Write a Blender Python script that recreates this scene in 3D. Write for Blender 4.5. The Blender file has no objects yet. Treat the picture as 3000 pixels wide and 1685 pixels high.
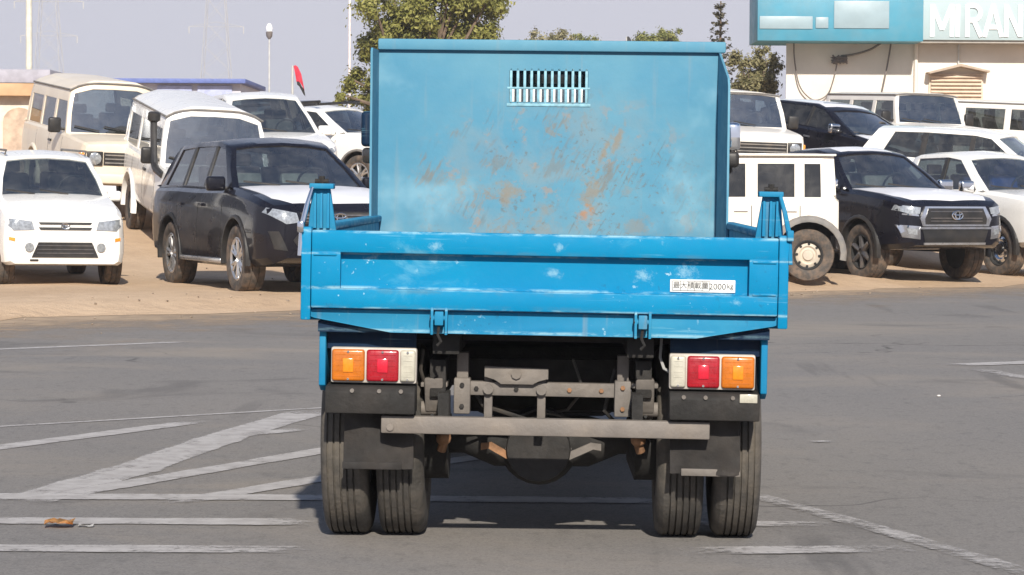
import bpy, bmesh, math, random
from mathutils import Vector, Matrix
from mathutils.bvhtree import BVHTree
R = math.radians
SC = bpy.context.scene
COL = SC.collection

# ------------------------------------------------------------------ camera
cam_d = bpy.data.cameras.new('camera')
cam = bpy.data.objects.new('camera', cam_d)
COL.objects.link(cam)
cam_d.sensor_width = 36.0
cam_d.lens = 93.5
cam_d.clip_end = 6000
cam.matrix_world = (Matrix.Translation((0, 0, 1.35)) @ Matrix.Rotation(R(90 - 2.187), 4, 'X')
                    @ Matrix.Rotation(R(0.3), 4, 'Z'))
SC.camera = cam

# ------------------------------------------------------------------ sky and sun
SUN_EL, SUN_AZ = 33.0, 5.0          # the sun stands behind the camera, a little to the right
world = bpy.data.worlds.new('World')
SC.world = world
world.use_nodes = True
wn = world.node_tree
wn.nodes.clear()
sky = wn.nodes.new('ShaderNodeTexSky')
sky.sky_type = 'NISHITA'
sky.sun_disc = False
sky.sun_elevation = R(SUN_EL)
sky.sun_rotation = R(180 - SUN_AZ)
sky.air_density = 1.0
sky.dust_density = 0.6
sky.ozone_density = 3.0
bg = wn.nodes.new('ShaderNodeBackground')
bg.inputs['Strength'].default_value = 0.10
wo = wn.nodes.new('ShaderNodeOutputWorld')
# dusty horizon: pale lilac-grey air all round, clearing upwards into the open sky
w_tc = wn.nodes.new('ShaderNodeTexCoord')
w_sp = wn.nodes.new('ShaderNodeSeparateXYZ')
w_mr = wn.nodes.new('ShaderNodeMapRange')
w_mr.interpolation_type = 'SMOOTHSTEP'
w_mr.inputs[1].default_value = 0.05
w_mr.inputs[2].default_value = 0.66
w_mx = wn.nodes.new('ShaderNodeMix')
w_mx.data_type = 'RGBA'
w_mx.inputs[6].default_value = (4.75, 4.85, 5.75, 1)
wn.links.new(w_tc.outputs['Generated'], w_sp.inputs[0])
wn.links.new(w_sp.outputs[2], w_mr.inputs[0])
wn.links.new(w_mr.outputs[0], w_mx.inputs[0])
wn.links.new(sky.outputs[0], w_mx.inputs[7])
wn.links.new(w_mx.outputs[2], bg.inputs['Color'])
wn.links.new(bg.outputs[0], wo.inputs['Surface'])

sun_d = bpy.data.lights.new('sun', 'SUN')
sun_d.energy = 5.0
sun_d.angle = R(1.0)
sun_d.color = (1.0, 0.93, 0.82)
sun = bpy.data.objects.new('sun', sun_d)
COL.objects.link(sun)
a_, e_ = R(SUN_AZ), R(SUN_EL)
sun_pos = Vector((math.sin(a_) * math.cos(e_), -math.cos(a_) * math.cos(e_), math.sin(e_)))
sun.rotation_euler = sun_pos.to_track_quat('Z', 'Y').to_euler()
sun.location = sun_pos * 60

SC.view_settings.view_transform = 'Standard'
SC.view_settings.look = 'None'
SC.view_settings.exposure = 0.4
SC.view_settings.gamma = 1.0
SC.view_settings.use_curve_mapping = False

# ------------------------------------------------------------------ materials
class NT:
    def __init__(s, name):
        s.m = bpy.data.materials.new(name)
        s.m.use_nodes = True
        s.t = s.m.node_tree
        s.t.nodes.clear()
        s.out = s.n('ShaderNodeOutputMaterial')
    def n(s, typ, **kw):
        nd = s.t.nodes.new(typ)
        for k, v in kw.items():
            setattr(nd, k, v)
        return nd
    def l(s, a, b):
        s.t.links.new(a, b)
    def coord(s, kind='Object', scale=(1, 1, 1), rot=(0, 0, 0)):
        tc = s.n('ShaderNodeTexCoord')
        mp = s.n('ShaderNodeMapping')
        mp.inputs['Scale'].default_value = scale
        mp.inputs['Rotation'].default_value = rot
        s.l(tc.outputs[kind], mp.inputs['Vector'])
        return mp.outputs[0]
    def remap(s, vec, scale):
        mp = s.n('ShaderNodeMapping')
        mp.inputs['Scale'].default_value = scale
        s.l(vec, mp.inputs['Vector'])
        return mp.outputs[0]
    def noise(s, vec, scale, detail=4, rough=.55, dist=0):
        nz = s.n('ShaderNodeTexNoise')
        nz.inputs['Scale'].default_value = scale
        nz.inputs['Detail'].default_value = detail
        nz.inputs['Roughness'].default_value = rough
        nz.inputs['Distortion'].default_value = dist
        s.l(vec, nz.inputs['Vector'])
        return nz.outputs['Fac']
    def ramp(s, fac, lo, hi, a=0., b=1.):
        mr = s.n('ShaderNodeMapRange', clamp=True, interpolation_type='SMOOTHSTEP')
        mr.inputs[1].default_value = lo
        mr.inputs[2].default_value = hi
        mr.inputs[3].default_value = a
        mr.inputs[4].default_value = b
        s.l(fac, mr.inputs[0])
        return mr.outputs[0]
    def math(s, op, a, b=None):
        m = s.n('ShaderNodeMath', operation=op)
        for i, v in enumerate((a, b)):
            if v is None: continue
            if isinstance(v, (int, float)): m.inputs[i].default_value = v
            else: s.l(v, m.inputs[i])
        return m.outputs[0]
    def mix(s, fac, a, b):
        m = s.n('ShaderNodeMix', data_type='RGBA')
        if isinstance(fac, (int, float)): m.inputs[0].default_value = fac
        else: s.l(fac, m.inputs[0])
        for i, v in ((6, a), (7, b)):
            if isinstance(v, tuple): m.inputs[i].default_value = (*v[:3], 1)
            else: s.l(v, m.inputs[i])
        return m.outputs[2]
    def bump(s, h, strength, dist=.01):
        b = s.n('ShaderNodeBump')
        b.inputs['Strength'].default_value = strength
        b.inputs['Distance'].default_value = dist
        s.l(h, b.inputs['Height'])
        return b.outputs[0]
    def bsdf(s, color, rough=.5, metal=0., coat=0., normal=None, spec=.5, sub=None):
        p = s.n('ShaderNodeBsdfPrincipled')
        if isinstance(color, tuple): p.inputs['Base Color'].default_value = (*color[:3], 1)
        else: s.l(color, p.inputs['Base Color'])
        if isinstance(rough, (int, float)): p.inputs['Roughness'].default_value = rough
        else: s.l(rough, p.inputs['Roughness'])
        p.inputs['Metallic'].default_value = metal
        p.inputs['Coat Weight'].default_value = coat
        p.inputs['Coat Roughness'].default_value = .06
        p.inputs['Specular IOR Level'].default_value = spec
        if normal is not None: s.l(normal, p.inputs['Normal'])
        return p
    def done(s, shader):
        s.l(shader.outputs[0], s.out.inputs['Surface'])
        return s.m

MATS = {}
def P(name, color, rough=.5, metal=0., coat=0., var=.12, vscale=6., bump=0., bscale=60., spec=.5, dust=0., dustcol=(.42, .33, .24)):
    """plain painted / moulded surface with slight colour variation, grain and dust"""
    if name in MATS: return MATS[name]
    t = NT(name)
    v = t.coord('Object')
    n1 = t.noise(v, vscale, 5)
    dark = tuple(c * (1 - var) for c in color)
    lite = tuple(min(1, c * (1 + var)) for c in color)
    col = t.mix(t.ramp(n1, .3, .7), dark, lite)
    if dust > 0:
        d = t.noise(v, vscale * .7, 6, .65)
        col = t.mix(t.ramp(d, .35, .8, 0, dust), col, dustcol)
    nrm = t.bump(t.noise(v, bscale, 3), bump) if bump else None
    rg = t.ramp(t.noise(v, vscale * 2.3, 4), .3, .7, max(.02, rough - .06), min(1, rough + .08))
    MATS[name] = t.done(t.bsdf(col, rg, metal, coat, nrm, spec))
    return MATS[name]

def glass(name, tint, base=.1, ior=1.5):
    if name in MATS: return MATS[name]
    t = NT(name)
    tr = t.n('ShaderNodeBsdfTransparent'); tr.inputs[0].default_value = (*tint, 1)
    gl = t.n('ShaderNodeBsdfGlossy'); gl.inputs['Roughness'].default_value = .03
    gl.inputs[0].default_value = (.95, .97, 1, 1)
    df = t.n('ShaderNodeBsdfDiffuse'); df.inputs[0].default_value = (.42, .40, .36, 1)
    fr = t.n('ShaderNodeFresnel'); fr.inputs[0].default_value = ior
    fac = t.math('ADD', fr.outputs[0], base)
    v = t.coord('Object')
    dirt = t.ramp(t.noise(v, 5, 6, .6), .35, .8, .02, .12)
    m0 = t.n('ShaderNodeMixShader'); t.l(dirt, m0.inputs[0]); t.l(tr.outputs[0], m0.inputs[1]); t.l(df.outputs[0], m0.inputs[2])
    m1 = t.n('ShaderNodeMixShader'); t.l(fac, m1.inputs[0]); t.l(m0.outputs[0], m1.inputs[1]); t.l(gl.outputs[0], m1.inputs[2])
    MATS[name] = t.done(m1)
    return MATS[name]

# ------------------------------------------------------------------ mesh helpers
class MB:
    def __init__(s):
        s.bm = bmesh.new()
    def _bev(s, verts, bev, seg=2):
        if bev <= 0: return
        es = list({e for v in verts for e in v.link_edges})
        bmesh.ops.bevel(s.bm, geom=es, offset=bev, segments=seg, profile=.5, affect='EDGES', clamp_overlap=True)
    def box(s, x0, x1, y0, y1, z0, z1, bev=0., mi=0, seg=2):
        n0 = set(s.bm.faces)
        r = bmesh.ops.create_cube(s.bm, size=1)['verts']
        for v in r:
            v.co = Vector(((x0 + x1) / 2 + v.co.x * (x1 - x0), (y0 + y1) / 2 + v.co.y * (y1 - y0), (z0 + z1) / 2 + v.co.z * (z1 - z0)))
        s._bev(r, bev, seg)
        if mi:
            for f in s.bm.faces:
                if f not in n0: f.material_index = mi
        return s
    def prism(s, poly, axis, a, b, bev=0., mi=0, seg=2):
        """polygon in the two other axes (in xyz order), extruded along axis from a to b"""
        n0 = set(s.bm.faces)
        def mk(p, t):
            return {'x': (t, p[0], p[1]), 'y': (p[0], t, p[1]), 'z': (p[0], p[1], t)}[axis]
        va = [s.bm.verts.new(mk(p, a)) for p in poly]
        vb = [s.bm.verts.new(mk(p, b)) for p in poly]
        n = len(poly)
        s.bm.faces.new(va); s.bm.faces.new(vb[::-1])
        for i in range(n):
            s.bm.faces.new((va[i], vb[i], vb[(i + 1) % n], va[(i + 1) % n]))
        s._bev(va + vb, bev, seg)
        new = [f for f in s.bm.faces if f not in n0]
        bmesh.ops.recalc_face_normals(s.bm, faces=new)
        for f in new: f.material_index = mi
        return s
    def tube(s, path, r, n=8, mi=0, caps=True):
        path = [Vector(p) for p in path]
        rr = r if isinstance(r, (list, tuple)) else [r] * len(path)
        rings = []
        up = None
        for i, p in enumerate(path):
            d = (path[min(i + 1, len(path) - 1)] - path[max(i - 1, 0)]).normalized()
            if up is None:
                up = Vector((0, 0, 1)) if abs(d.z) < .9 else Vector((1, 0, 0))
            x = d.cross(up).normalized(); y = x.cross(d).normalized(); up = y
            rings.append([s.bm.verts.new(p + (x * math.cos(2 * math.pi * k / n) + y * math.sin(2 * math.pi * k / n)) * rr[i]) for k in range(n)])
        fs = []
        for i in range(len(rings) - 1):
            for k in range(n):
                fs.append(s.bm.faces.new((rings[i][k], rings[i][(k + 1) % n], rings[i + 1][(k + 1) % n], rings[i + 1][k])))
        if caps:
            fs.append(s.bm.faces.new(rings[0][::-1])); fs.append(s.bm.faces.new(rings[-1]))
        for f in fs: f.material_index = mi
        bmesh.ops.recalc_face_normals(s.bm, faces=fs)
        return s
    def lathe(s, prof, n=32, axis='y', center=(0, 0, 0), mi=0, closed=False):
        c = Vector(center)
        rings = []
        for (r, h) in prof:
            ring = []
            for k in range(n):
                t = 2 * math.pi * k / n
                a, b = r * math.cos(t), r * math.sin(t)
                o = {'y': (a, h, b), 'x': (h, a, b), 'z': (a, b, h)}[axis]
                ring.append(s.bm.verts.new(c + Vector(o)))
            rings.append(ring)
        fs = []
        m = len(rings)
        for i in range(m if closed else m - 1):
            A, B = rings[i], rings[(i + 1) % m]
            for k in range(n):
                fs.append(s.bm.faces.new((A[k], A[(k + 1) % n], B[(k + 1) % n], B[k])))
        if not closed:
            if prof[0][0] > 1e-4: fs.append(s.bm.faces.new(rings[0][::-1]))
            if prof[-1][0] > 1e-4: fs.append(s.bm.faces.new(rings[-1]))
        bmesh.ops.remove_doubles(s.bm, verts=[v for rg in rings for v in rg], dist=1e-5)
        fs = [f for f in fs if f.is_valid]
        for f in fs: f.material_index = mi
        bmesh.ops.recalc_face_normals(s.bm, faces=fs)
        return s
    def grid(s, rows, mi=0):
        vs = [[s.bm.verts.new(p) for p in r] for r in rows]
        for i in range(len(vs) - 1):
            for k in range(len(vs[i]) - 1):
                f = s.bm.faces.new((vs[i][k], vs[i][k + 1], vs[i + 1][k + 1], vs[i + 1][k]))
                f.material_index = mi
        return s
    def ball(s, c, r, sub=2, sc=(1, 1, 1), mi=0):
        n0 = set(s.bm.faces)
        vv = bmesh.ops.create_icosphere(s.bm, subdivisions=sub, radius=r)['verts']
        for v in vv:
            v.co = Vector((v.co.x * sc[0] + c[0], v.co.y * sc[1] + c[1], v.co.z * sc[2] + c[2]))
        for f in s.bm.faces:
            if f not in n0: f.material_index = mi
        return s
    def mesh(s, mats, smooth=35):
        me = bpy.data.meshes.new('mesh')
        if smooth:
            lim = R(smooth)
            for f in s.bm.faces: f.smooth = True
            for e in s.bm.edges:
                if len(e.link_faces) == 2:
                    e.smooth = e.calc_face_angle(0) < lim
        s.bm.to_mesh(me)
        s.bm.free()
        for m in (mats if isinstance(mats, (list, tuple)) else [mats]):
            me.materials.append(m)
        return me
    def build(s, name, mats, parent=None, smooth=35, loc=(0, 0, 0), rot=(0, 0, 0)):
        me = s.mesh(mats, smooth)
        me.name = name
        return link(name, me, parent, loc, rot)

def link(name, me, parent=None, loc=(0, 0, 0), rot=(0, 0, 0)):
    o = bpy.data.objects.new(name, me)
    COL.objects.link(o)
    o.parent = parent
    o.location = loc
    o.rotation_euler = rot
    return o

def thing(name, label, cat, loc=(0, 0, 0), rot=(0, 0, 0), group=None):
    o = link(name, None, None, loc, rot)
    o.empty_display_size = .1
    return tag(o, label, cat, group)

def tag(o, label, cat, group=None):
    o['label'] = label
    o['category'] = cat
    if group: o['group'] = group
    return o

def structure(o, label):
    o['kind'] = 'structure'
    o['label'] = label
    o['category'] = o.name.split('.')[0].replace('_', ' ')
    return o

def text_mesh(body, size, extrude, mat, align='CENTER'):
    cu = bpy.data.curves.new('lettering', 'FONT')
    cu.body = body
    cu.size = size
    cu.extrude = extrude
    cu.align_x = align
    cu.align_y = 'CENTER'
    cu.resolution_u = 3
    ob = bpy.data.objects.new('lettering', cu)
    COL.objects.link(ob)
    dg = bpy.context.evaluated_depsgraph_get()
    me = bpy.data.meshes.new_from_object(ob.evaluated_get(dg))
    bpy.data.objects.remove(ob)
    me.materials.clear()
    me.materials.append(mat)
    return me

def smoothstep(t):
    t = max(0., min(1., t))
    return t * t * (3 - 2 * t)

# ------------------------------------------------------------------ setting: road, lot
EDGE_O = Vector((-5.06, 26.26))
EDGE_T = Vector((.727, .687))
EDGE_N = Vector((-.687, .727))
def lot_u(x, y):
    return (Vector((x, y)) - EDGE_O).dot(EDGE_N)
def ground_z(x, y):
    """the sandy lot lies level along the road and climbs about a metre behind the first row of cars"""
    u = lot_u(x, y)
    if u <= 0: return 0.
    k = smoothstep((x + 6) / 13)
    us = 5.5 + (3.4 - 5.5) * k
    wd = 10. + (5.5 - 10.) * k
    return .12 * smoothstep(u / .9) * (1 - .6 * smoothstep((x - 5) / 3)) + .93 * smoothstep((u - us) / wd) + k * min(.5, .14 * max(0, u - 8.5))

def mat_asphalt():
    t = NT('asphalt')
    v = t.coord('Object')
    big = t.ramp(t.noise(v, .11, 4), .35, .7)
    mid = t.ramp(t.noise(t.coord('Object', (1, .35, 1)), .9, 6, .65), .3, .75)
    col = t.mix(big, (.132, .127, .127), (.19, .17, .15))
    col = t.mix(t.math('MULTIPLY', mid, .75), col, (.135, .127, .122))
    sp = t.noise(v, 95, 3, .7)
    col = t.mix(t.ramp(sp, .38, .68, 0, .55), col, (.27, .255, .24))
    g1 = t.noise(v, 26, 4, .75)
    col = t.mix(t.ramp(g1, .36, .64, 0, .5), col, (.23, .215, .20))
    g2 = t.noise(t.coord('Object', (1, .5, 1)), 11, 5, .75)
    col = t.mix(t.ramp(g2, .52, .68, 0, .45), col, (.10, .095, .092))
    sp2 = t.noise(v, 60, 2, .6)
    col = t.mix(t.ramp(sp2, .56, .72, 0, .6), col, (.075, .07, .068))
    st = t.noise(v, .55, 5, .6, 1.2)
    col = t.mix(t.ramp(st, .57, .70, 0, .5), col, (.085, .08, .078))
    sd = t.noise(t.coord('Object', (.6, 1, 1)), .32, 6, .65, .5)
    col = t.mix(t.ramp(sd, .48, .72, 0, .55), col, (.30, .255, .205))
    tm = t.math('MULTIPLY', t.ramp(t.noise(t.coord('Object', (2.2, .12, 1), (0, 0, R(-38))), 1., 4, .6), .58, .66), t.ramp(t.noise(v, .3, 3), .45, .6))
    col = t.mix(t.math('MULTIPLY', tm, .4), col, (.07, .066, .065))
    vr = t.n('ShaderNodeTexVoronoi', feature='DISTANCE_TO_EDGE'); vr.inputs['Scale'].default_value = .45
    wv = t.n('ShaderNodeVectorMath', operation='ADD'); t.l(v, wv.inputs[0])
    nzv = t.n('ShaderNodeTexNoise'); nzv.inputs['Scale'].default_value = 1.3; t.l(v, nzv.inputs['Vector'])
    t.l(nzv.outputs['Color'], wv.inputs[1]); t.l(wv.outputs[0], vr.inputs['Vector'])
    crk = t.math('MULTIPLY', t.ramp(vr.outputs['Distance'], .002, .012, 1, 0), t.ramp(t.noise(v, .25, 3), .5, .65))
    col = t.mix(t.math('MULTIPLY', crk, .75), col, (.05, .047, .045))
    return t.done(t.bsdf(col, .88, normal=t.bump(sp, .5, .004), spec=.3))

def mat_sand():
    t = NT('sand')
    v = t.coord('Object')
    col = t.mix(t.ramp(t.noise(v, .35, 5), .35, .7), (.49, .35, .23), (.58, .43, .295))
    col = t.mix(t.ramp(t.noise(v, 3.2, 6, .65), .35, .75, 0, .55), col, (.42, .30, .205))
    col = t.mix(t.ramp(t.noise(v, 42, 3, .7), .55, .75, 0, .5), col, (.30, .225, .17))
    h = t.math('ADD', t.noise(v, 7, 6, .65), t.math('MULTIPLY', t.noise(v, 55, 3), .35))
    return t.done(t.bsdf(col, .95, normal=t.bump(h, .7, .05), spec=.15))

def mat_line(name, wear):
    t = NT(name)
    v = t.coord('Object')
    p = t.bsdf(t.mix(t.ramp(t.noise(v, 9, 4), .3, .7), (.46, .44, .43), (.36, .34, .33)), .8, spec=.3)
    tr = t.n('ShaderNodeBsdfTransparent')
    w = t.math('ADD', t.math('MULTIPLY', t.noise(v, 3.5, 6, .75), .6), t.math('MULTIPLY', t.noise(v, 24, 4, .75), .4))
    m = t.n('ShaderNodeMixShader')
    at = t.n('ShaderNodeAttribute'); at.attribute_name = 'paint'
    w = t.math('SUBTRACT', w, t.math('MULTIPLY', t.math('SUBTRACT', at.outputs['Fac'], .75), .30))
    t.l(t.ramp(w, wear - .14, wear + .09, .10, 1.), m.inputs[0])
    t.l(tr.outputs[0], m.inputs[2]); t.l(p.outputs[0], m.inputs[1])
    return t.done(m)

road = MB()
road.grid([[(x, y, 0) for x in (-1500, -60, -15, 0, 15, 60, 1500)] for y in (-400, -30, 0, 15, 40, 120, 1500)])
ROAD = structure(road.build('asphalt_road', mat_asphalt()), 'worn grey asphalt road and forecourt')

def frange(a, b, st):
    out = []
    while a < b - 1e-6:
        out.append(a); a += st
    return out
rs = random.Random(3)
ts = [-900, -400, -200, -90, -50, -30] + frange(-20, 45, .6) + [45, 50, 60, 80, 120, 200, 400, 900, 1400]
us = [0, .25, .6] + frange(1.0, 22, .6) + [22, 25, 30, 38, 50, 70, 100, 150, 250, 500, 1000, 1800]
rows = []
for u in us:
    row = []
    for tt in ts:
        uu = u
        if u == 0:
            uu = -.28 + .55 * (math.sin(tt * 1.9) * .28 + math.sin(tt * .63 + 1) * .42 + rs.uniform(-.35, .35))
        q = EDGE_O + EDGE_T * tt + EDGE_N * uu
        z = .005 if u == 0 else ground_z(q.x, q.y) + rs.uniform(-.012, .02) * (1 if u < 24 else 0)
        row.append((q.x, q.y, max(z, .005)))
    rows.append(row)
lot = MB(); lot.grid(rows)
bmesh.ops.recalc_face_normals(lot.bm, faces=lot.bm.faces[:])
LOT = structure(lot.build('sand_lot', mat_sand(), smooth=60), 'pale sandy parking lot rising behind the road')

# sand blown thinly over the edge of the asphalt
def mat_drift():
    t = NT('sand_drift')
    v = t.coord('Object')
    at = t.n('ShaderNodeAttribute'); at.attribute_name = 'thick'
    p = t.bsdf(t.mix(t.ramp(t.noise(v, 5, 5), .3, .7), (.36, .275, .20), (.46, .345, .24)), .95, spec=.1)
    tr = t.n('ShaderNodeBsdfTransparent')
    w = t.math('ADD', at.outputs['Fac'], t.math('MULTIPLY', t.math('SUBTRACT', t.noise(t.coord('Object', (1, 1, 1)), 1.6, 7, .7), .5), 1.5))
    m = t.n('ShaderNodeMixShader'); t.l(t.ramp(w, .05, 1.05, 0, .9), m.inputs[0]); t.l(tr.outputs[0], m.inputs[1]); t.l(p.outputs[0], m.inputs[2])
    return t.done(m)
dr = MB()
dus = [.35, 0, -.4, -.8, -1.3, -2.0, -3.0, -4.0, -5.5]
rows = []
for u in dus:
    rows.append([tuple(EDGE_O + EDGE_T * tt + EDGE_N * u) + (.0018,) for tt in frange(-20, 45, 1.0)])
dr.grid(rows)
DR = dr.build('sand_drift', mat_drift(), ROAD, smooth=0)
at_ = DR.data.attributes.new('thick', 'FLOAT', 'POINT')
for v_ in DR.data.vertices:
    u = lot_u(v_.co.x, v_.co.y)
    at_.data[v_.index].value = max(0., min(1., (u + 5.5) / 5.5)) ** 2.4

# painted lines: strips on the asphalt, each given by its two ends and widths in metres
LINES = [
([(-4.9, 21.0), (-2.7, 22.8)], 0.158, 1),
([(-3.5, 14.18), (-0.9, 16.25)], 0.065, 1),
([(-2.95, 12.95), (-2.61, 13.56), (-2.22, 14.27), (-1.75, 15.15)], 0.175, 0),
([(-2.08, 11.2), (-1.8, 12.46), (-1.52, 14.2), (-1.18, 15.85)], 0.263, 0),
([(-2.0, 11.36), (-0.97, 13.44), (-0.6, 14.2)], 0.158, 0),
([(-1.52, 14.2), (-1.07, 14.74)], 0.158, 1),
([(-1.45, 11.18), (-0.88, 12.16), (0.1, 13.55)], 0.158, 0),
([(-2.9, 11.41), (-0.83, 11.42), (0.75, 11.37)], 0.210, 0),
([(-2.8, 10.58), (-0.75, 10.59)], 0.193, 0),
([(-2.7, 9.78), (-0.7, 9.78)], 0.193, 1),
([(3.33, 20.22), (4.4, 20.8)], 0.280, 0),
([(3.44, 19.92), (3.9, 17.9)], 0.175, 2),
([(0.65, 10.6), (1.28, 10.59)], 0.175, 1),
([(0.6, 9.79), (1.5, 9.89)], 0.193, 1),
([(1.01, 11.74), (1.44, 10.5), (1.86, 9.11)], 0.123, 2),
([(1.59, 14.12), (1.69, 14.02)], 0.123, 1),
]
LM = [mat_line('line_paint', .60), mat_line('line_paint_worn', .565), mat_line('line_paint_faint', .475)]
for i, (pts, w, k) in enumerate(LINES):
    m = MB()
    pv = [Vector(p) for p in pts]
    fine = []
    for a, b in zip(pv, pv[1:]):
        n = max(2, int((b - a).length / .25))
        fine += [a.lerp(b, j / n) for j in range(n)]
    fine.append(pv[-1])
    L, Rr = [], []
    for j, p in enumerate(fine):
        d = (fine[min(j + 1, len(fine) - 1)] - fine[max(j - 1, 0)]).normalized()
        nn = Vector((-d.y, d.x)) * w * .57 * rs.uniform(.9, 1.06)
        z = .003 + .0002 * i
        L.append((p.x + nn.x, p.y + nn.y, z)); Rr.append((p.x - nn.x, p.y - nn.y, z))
    bands = (0, .09, .5, .91, 1)
    m.grid([[tuple(Vector(a).lerp(Vector(b), f)) for a, b in zip(Rr, L)] for f in bands])
    o = m.build('painted_line', LM[k], ROAD, smooth=0)
    at_ = o.data.attributes.new('paint', 'FLOAT', 'POINT')
    nL = len(L)
    for v_ in o.data.vertices:
        r_i, c_i = divmod(v_.index, nL)
        at_.data[v_.index].value = (0, .8, 1, .8, 0)[r_i] * (0.2 if c_i in (0, nL - 1) else 1)
HAZE_DENSITY = 0.0005
# ------------------------------------------------------------------ vehicles: shared builders
M_TYRE = P('tyre_rubber', (.055, .05, .046), .85, var=.25, vscale=14, bump=.25, bscale=90, dust=.9, dustcol=(.21, .145, .10))
M_RUBBER = P('black_rubber', (.025, .025, .026), .7, var=.3, vscale=9, dust=.2)
M_PLAST = P('black_plastic', (.014, .014, .015), .45, var=.2, dust=.06)
M_ALLOY = P('alloy', (.62, .62, .63), .3, .85, var=.1, dust=.25)
M_DALLOY = P('dark_alloy', (.10, .10, .11), .4, .6, var=.1, dust=.45)
M_STEELW = P('steel_wheel_paint', (.50, .44, .36), .6, .1, var=.15, dust=.5)
M_CHROME = P('chrome', (.75, .75, .76), .12, 1., var=.05, dust=.12)
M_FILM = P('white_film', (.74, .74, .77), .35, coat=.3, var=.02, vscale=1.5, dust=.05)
M_LAMP = P('lamp_lens', (.34, .36, .38), .1, .4, coat=1., var=.25, vscale=30, spec=.8)
M_AMBER = P('amber_lens', (.75, .27, .03), .25, coat=.6, var=.15, vscale=40)
M_REDL = P('red_lens', (.55, .012, .02), .25, coat=.6, var=.15, vscale=40)
M_INT = P('cabin_trim', (.045, .045, .048), .8, var=.2, dust=.2)
M_SEAT = P('seat_fabric', (.16, .155, .15), .9, var=.2, vscale=12)
M_SEATL = P('seat_cover_plastic', (.40, .39, .36), .5, var=.2, vscale=9)
M_SEATB = P('seat_cover_blue', (.03, .09, .35), .4, var=.2, vscale=9)
M_UNDER = P('underbody', (.02, .02, .02), .9, var=.3)
M_GREY = P('grey_cladding', (.16, .155, .15), .7, var=.15, dust=.35)
M_GLASS = glass('car_glass', (.46, .53, .54), .19)
M_GLASSS = glass('car_side_glass', (.26, .30, .31), .05, 1.4)
M_GLASSD = glass('car_glass_dark', (.09, .10, .11), .04, 1.4)
M_WHITE = P('white_paint', (.80, .785, .75), .28, coat=.6, var=.02, vscale=1.2, dust=.05)
M_WHITED = P('dusty_white_paint', (.76, .72, .66), .4, coat=.3, var=.03, vscale=1.2, dust=.14)
M_BLACK = P('black_paint', (.006, .006, .011), .3, coat=.6, var=.1, vscale=1.5, dust=.008, spec=.1)
M_BEIGE = P('beige_paint', (.70, .62, .50), .45, coat=.3, var=.04, vscale=1.2, dust=.35, dustcol=(.50, .38, .26))

def pchip(keys, x):
    """smooth monotone interpolation; keys sorted by rising x, each (x, v0, v1, ...)"""
    n = len(keys)
    if x <= keys[0][0]: return list(keys[0][1:])
    if x >= keys[-1][0]: return list(keys[-1][1:])
    i = max(j for j in range(n - 1) if keys[j][0] <= x)
    h = keys[i + 1][0] - keys[i][0]
    t = (x - keys[i][0]) / h
    out = []
    for c in range(1, len(keys[0])):
        def sl(j): return (keys[j + 1][c] - keys[j][c]) / (keys[j + 1][0] - keys[j][0])
        def der(j):
            if j == 0: return sl(0)
            if j == n - 1: return sl(n - 2)
            a, b = sl(j - 1), sl(j)
            return 0. if a * b <= 0 else 2 * a * b / (a + b)
        m0, m1 = der(i), der(i + 1)
        y0, y1 = keys[i][c], keys[i + 1][c]
        out.append((2 * t**3 - 3 * t**2 + 1) * y0 + (t**3 - 2 * t**2 + t) * h * m0 + (-2 * t**3 + 3 * t**2) * y1 + (t**3 - t**2) * h * m1)
    return out

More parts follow.
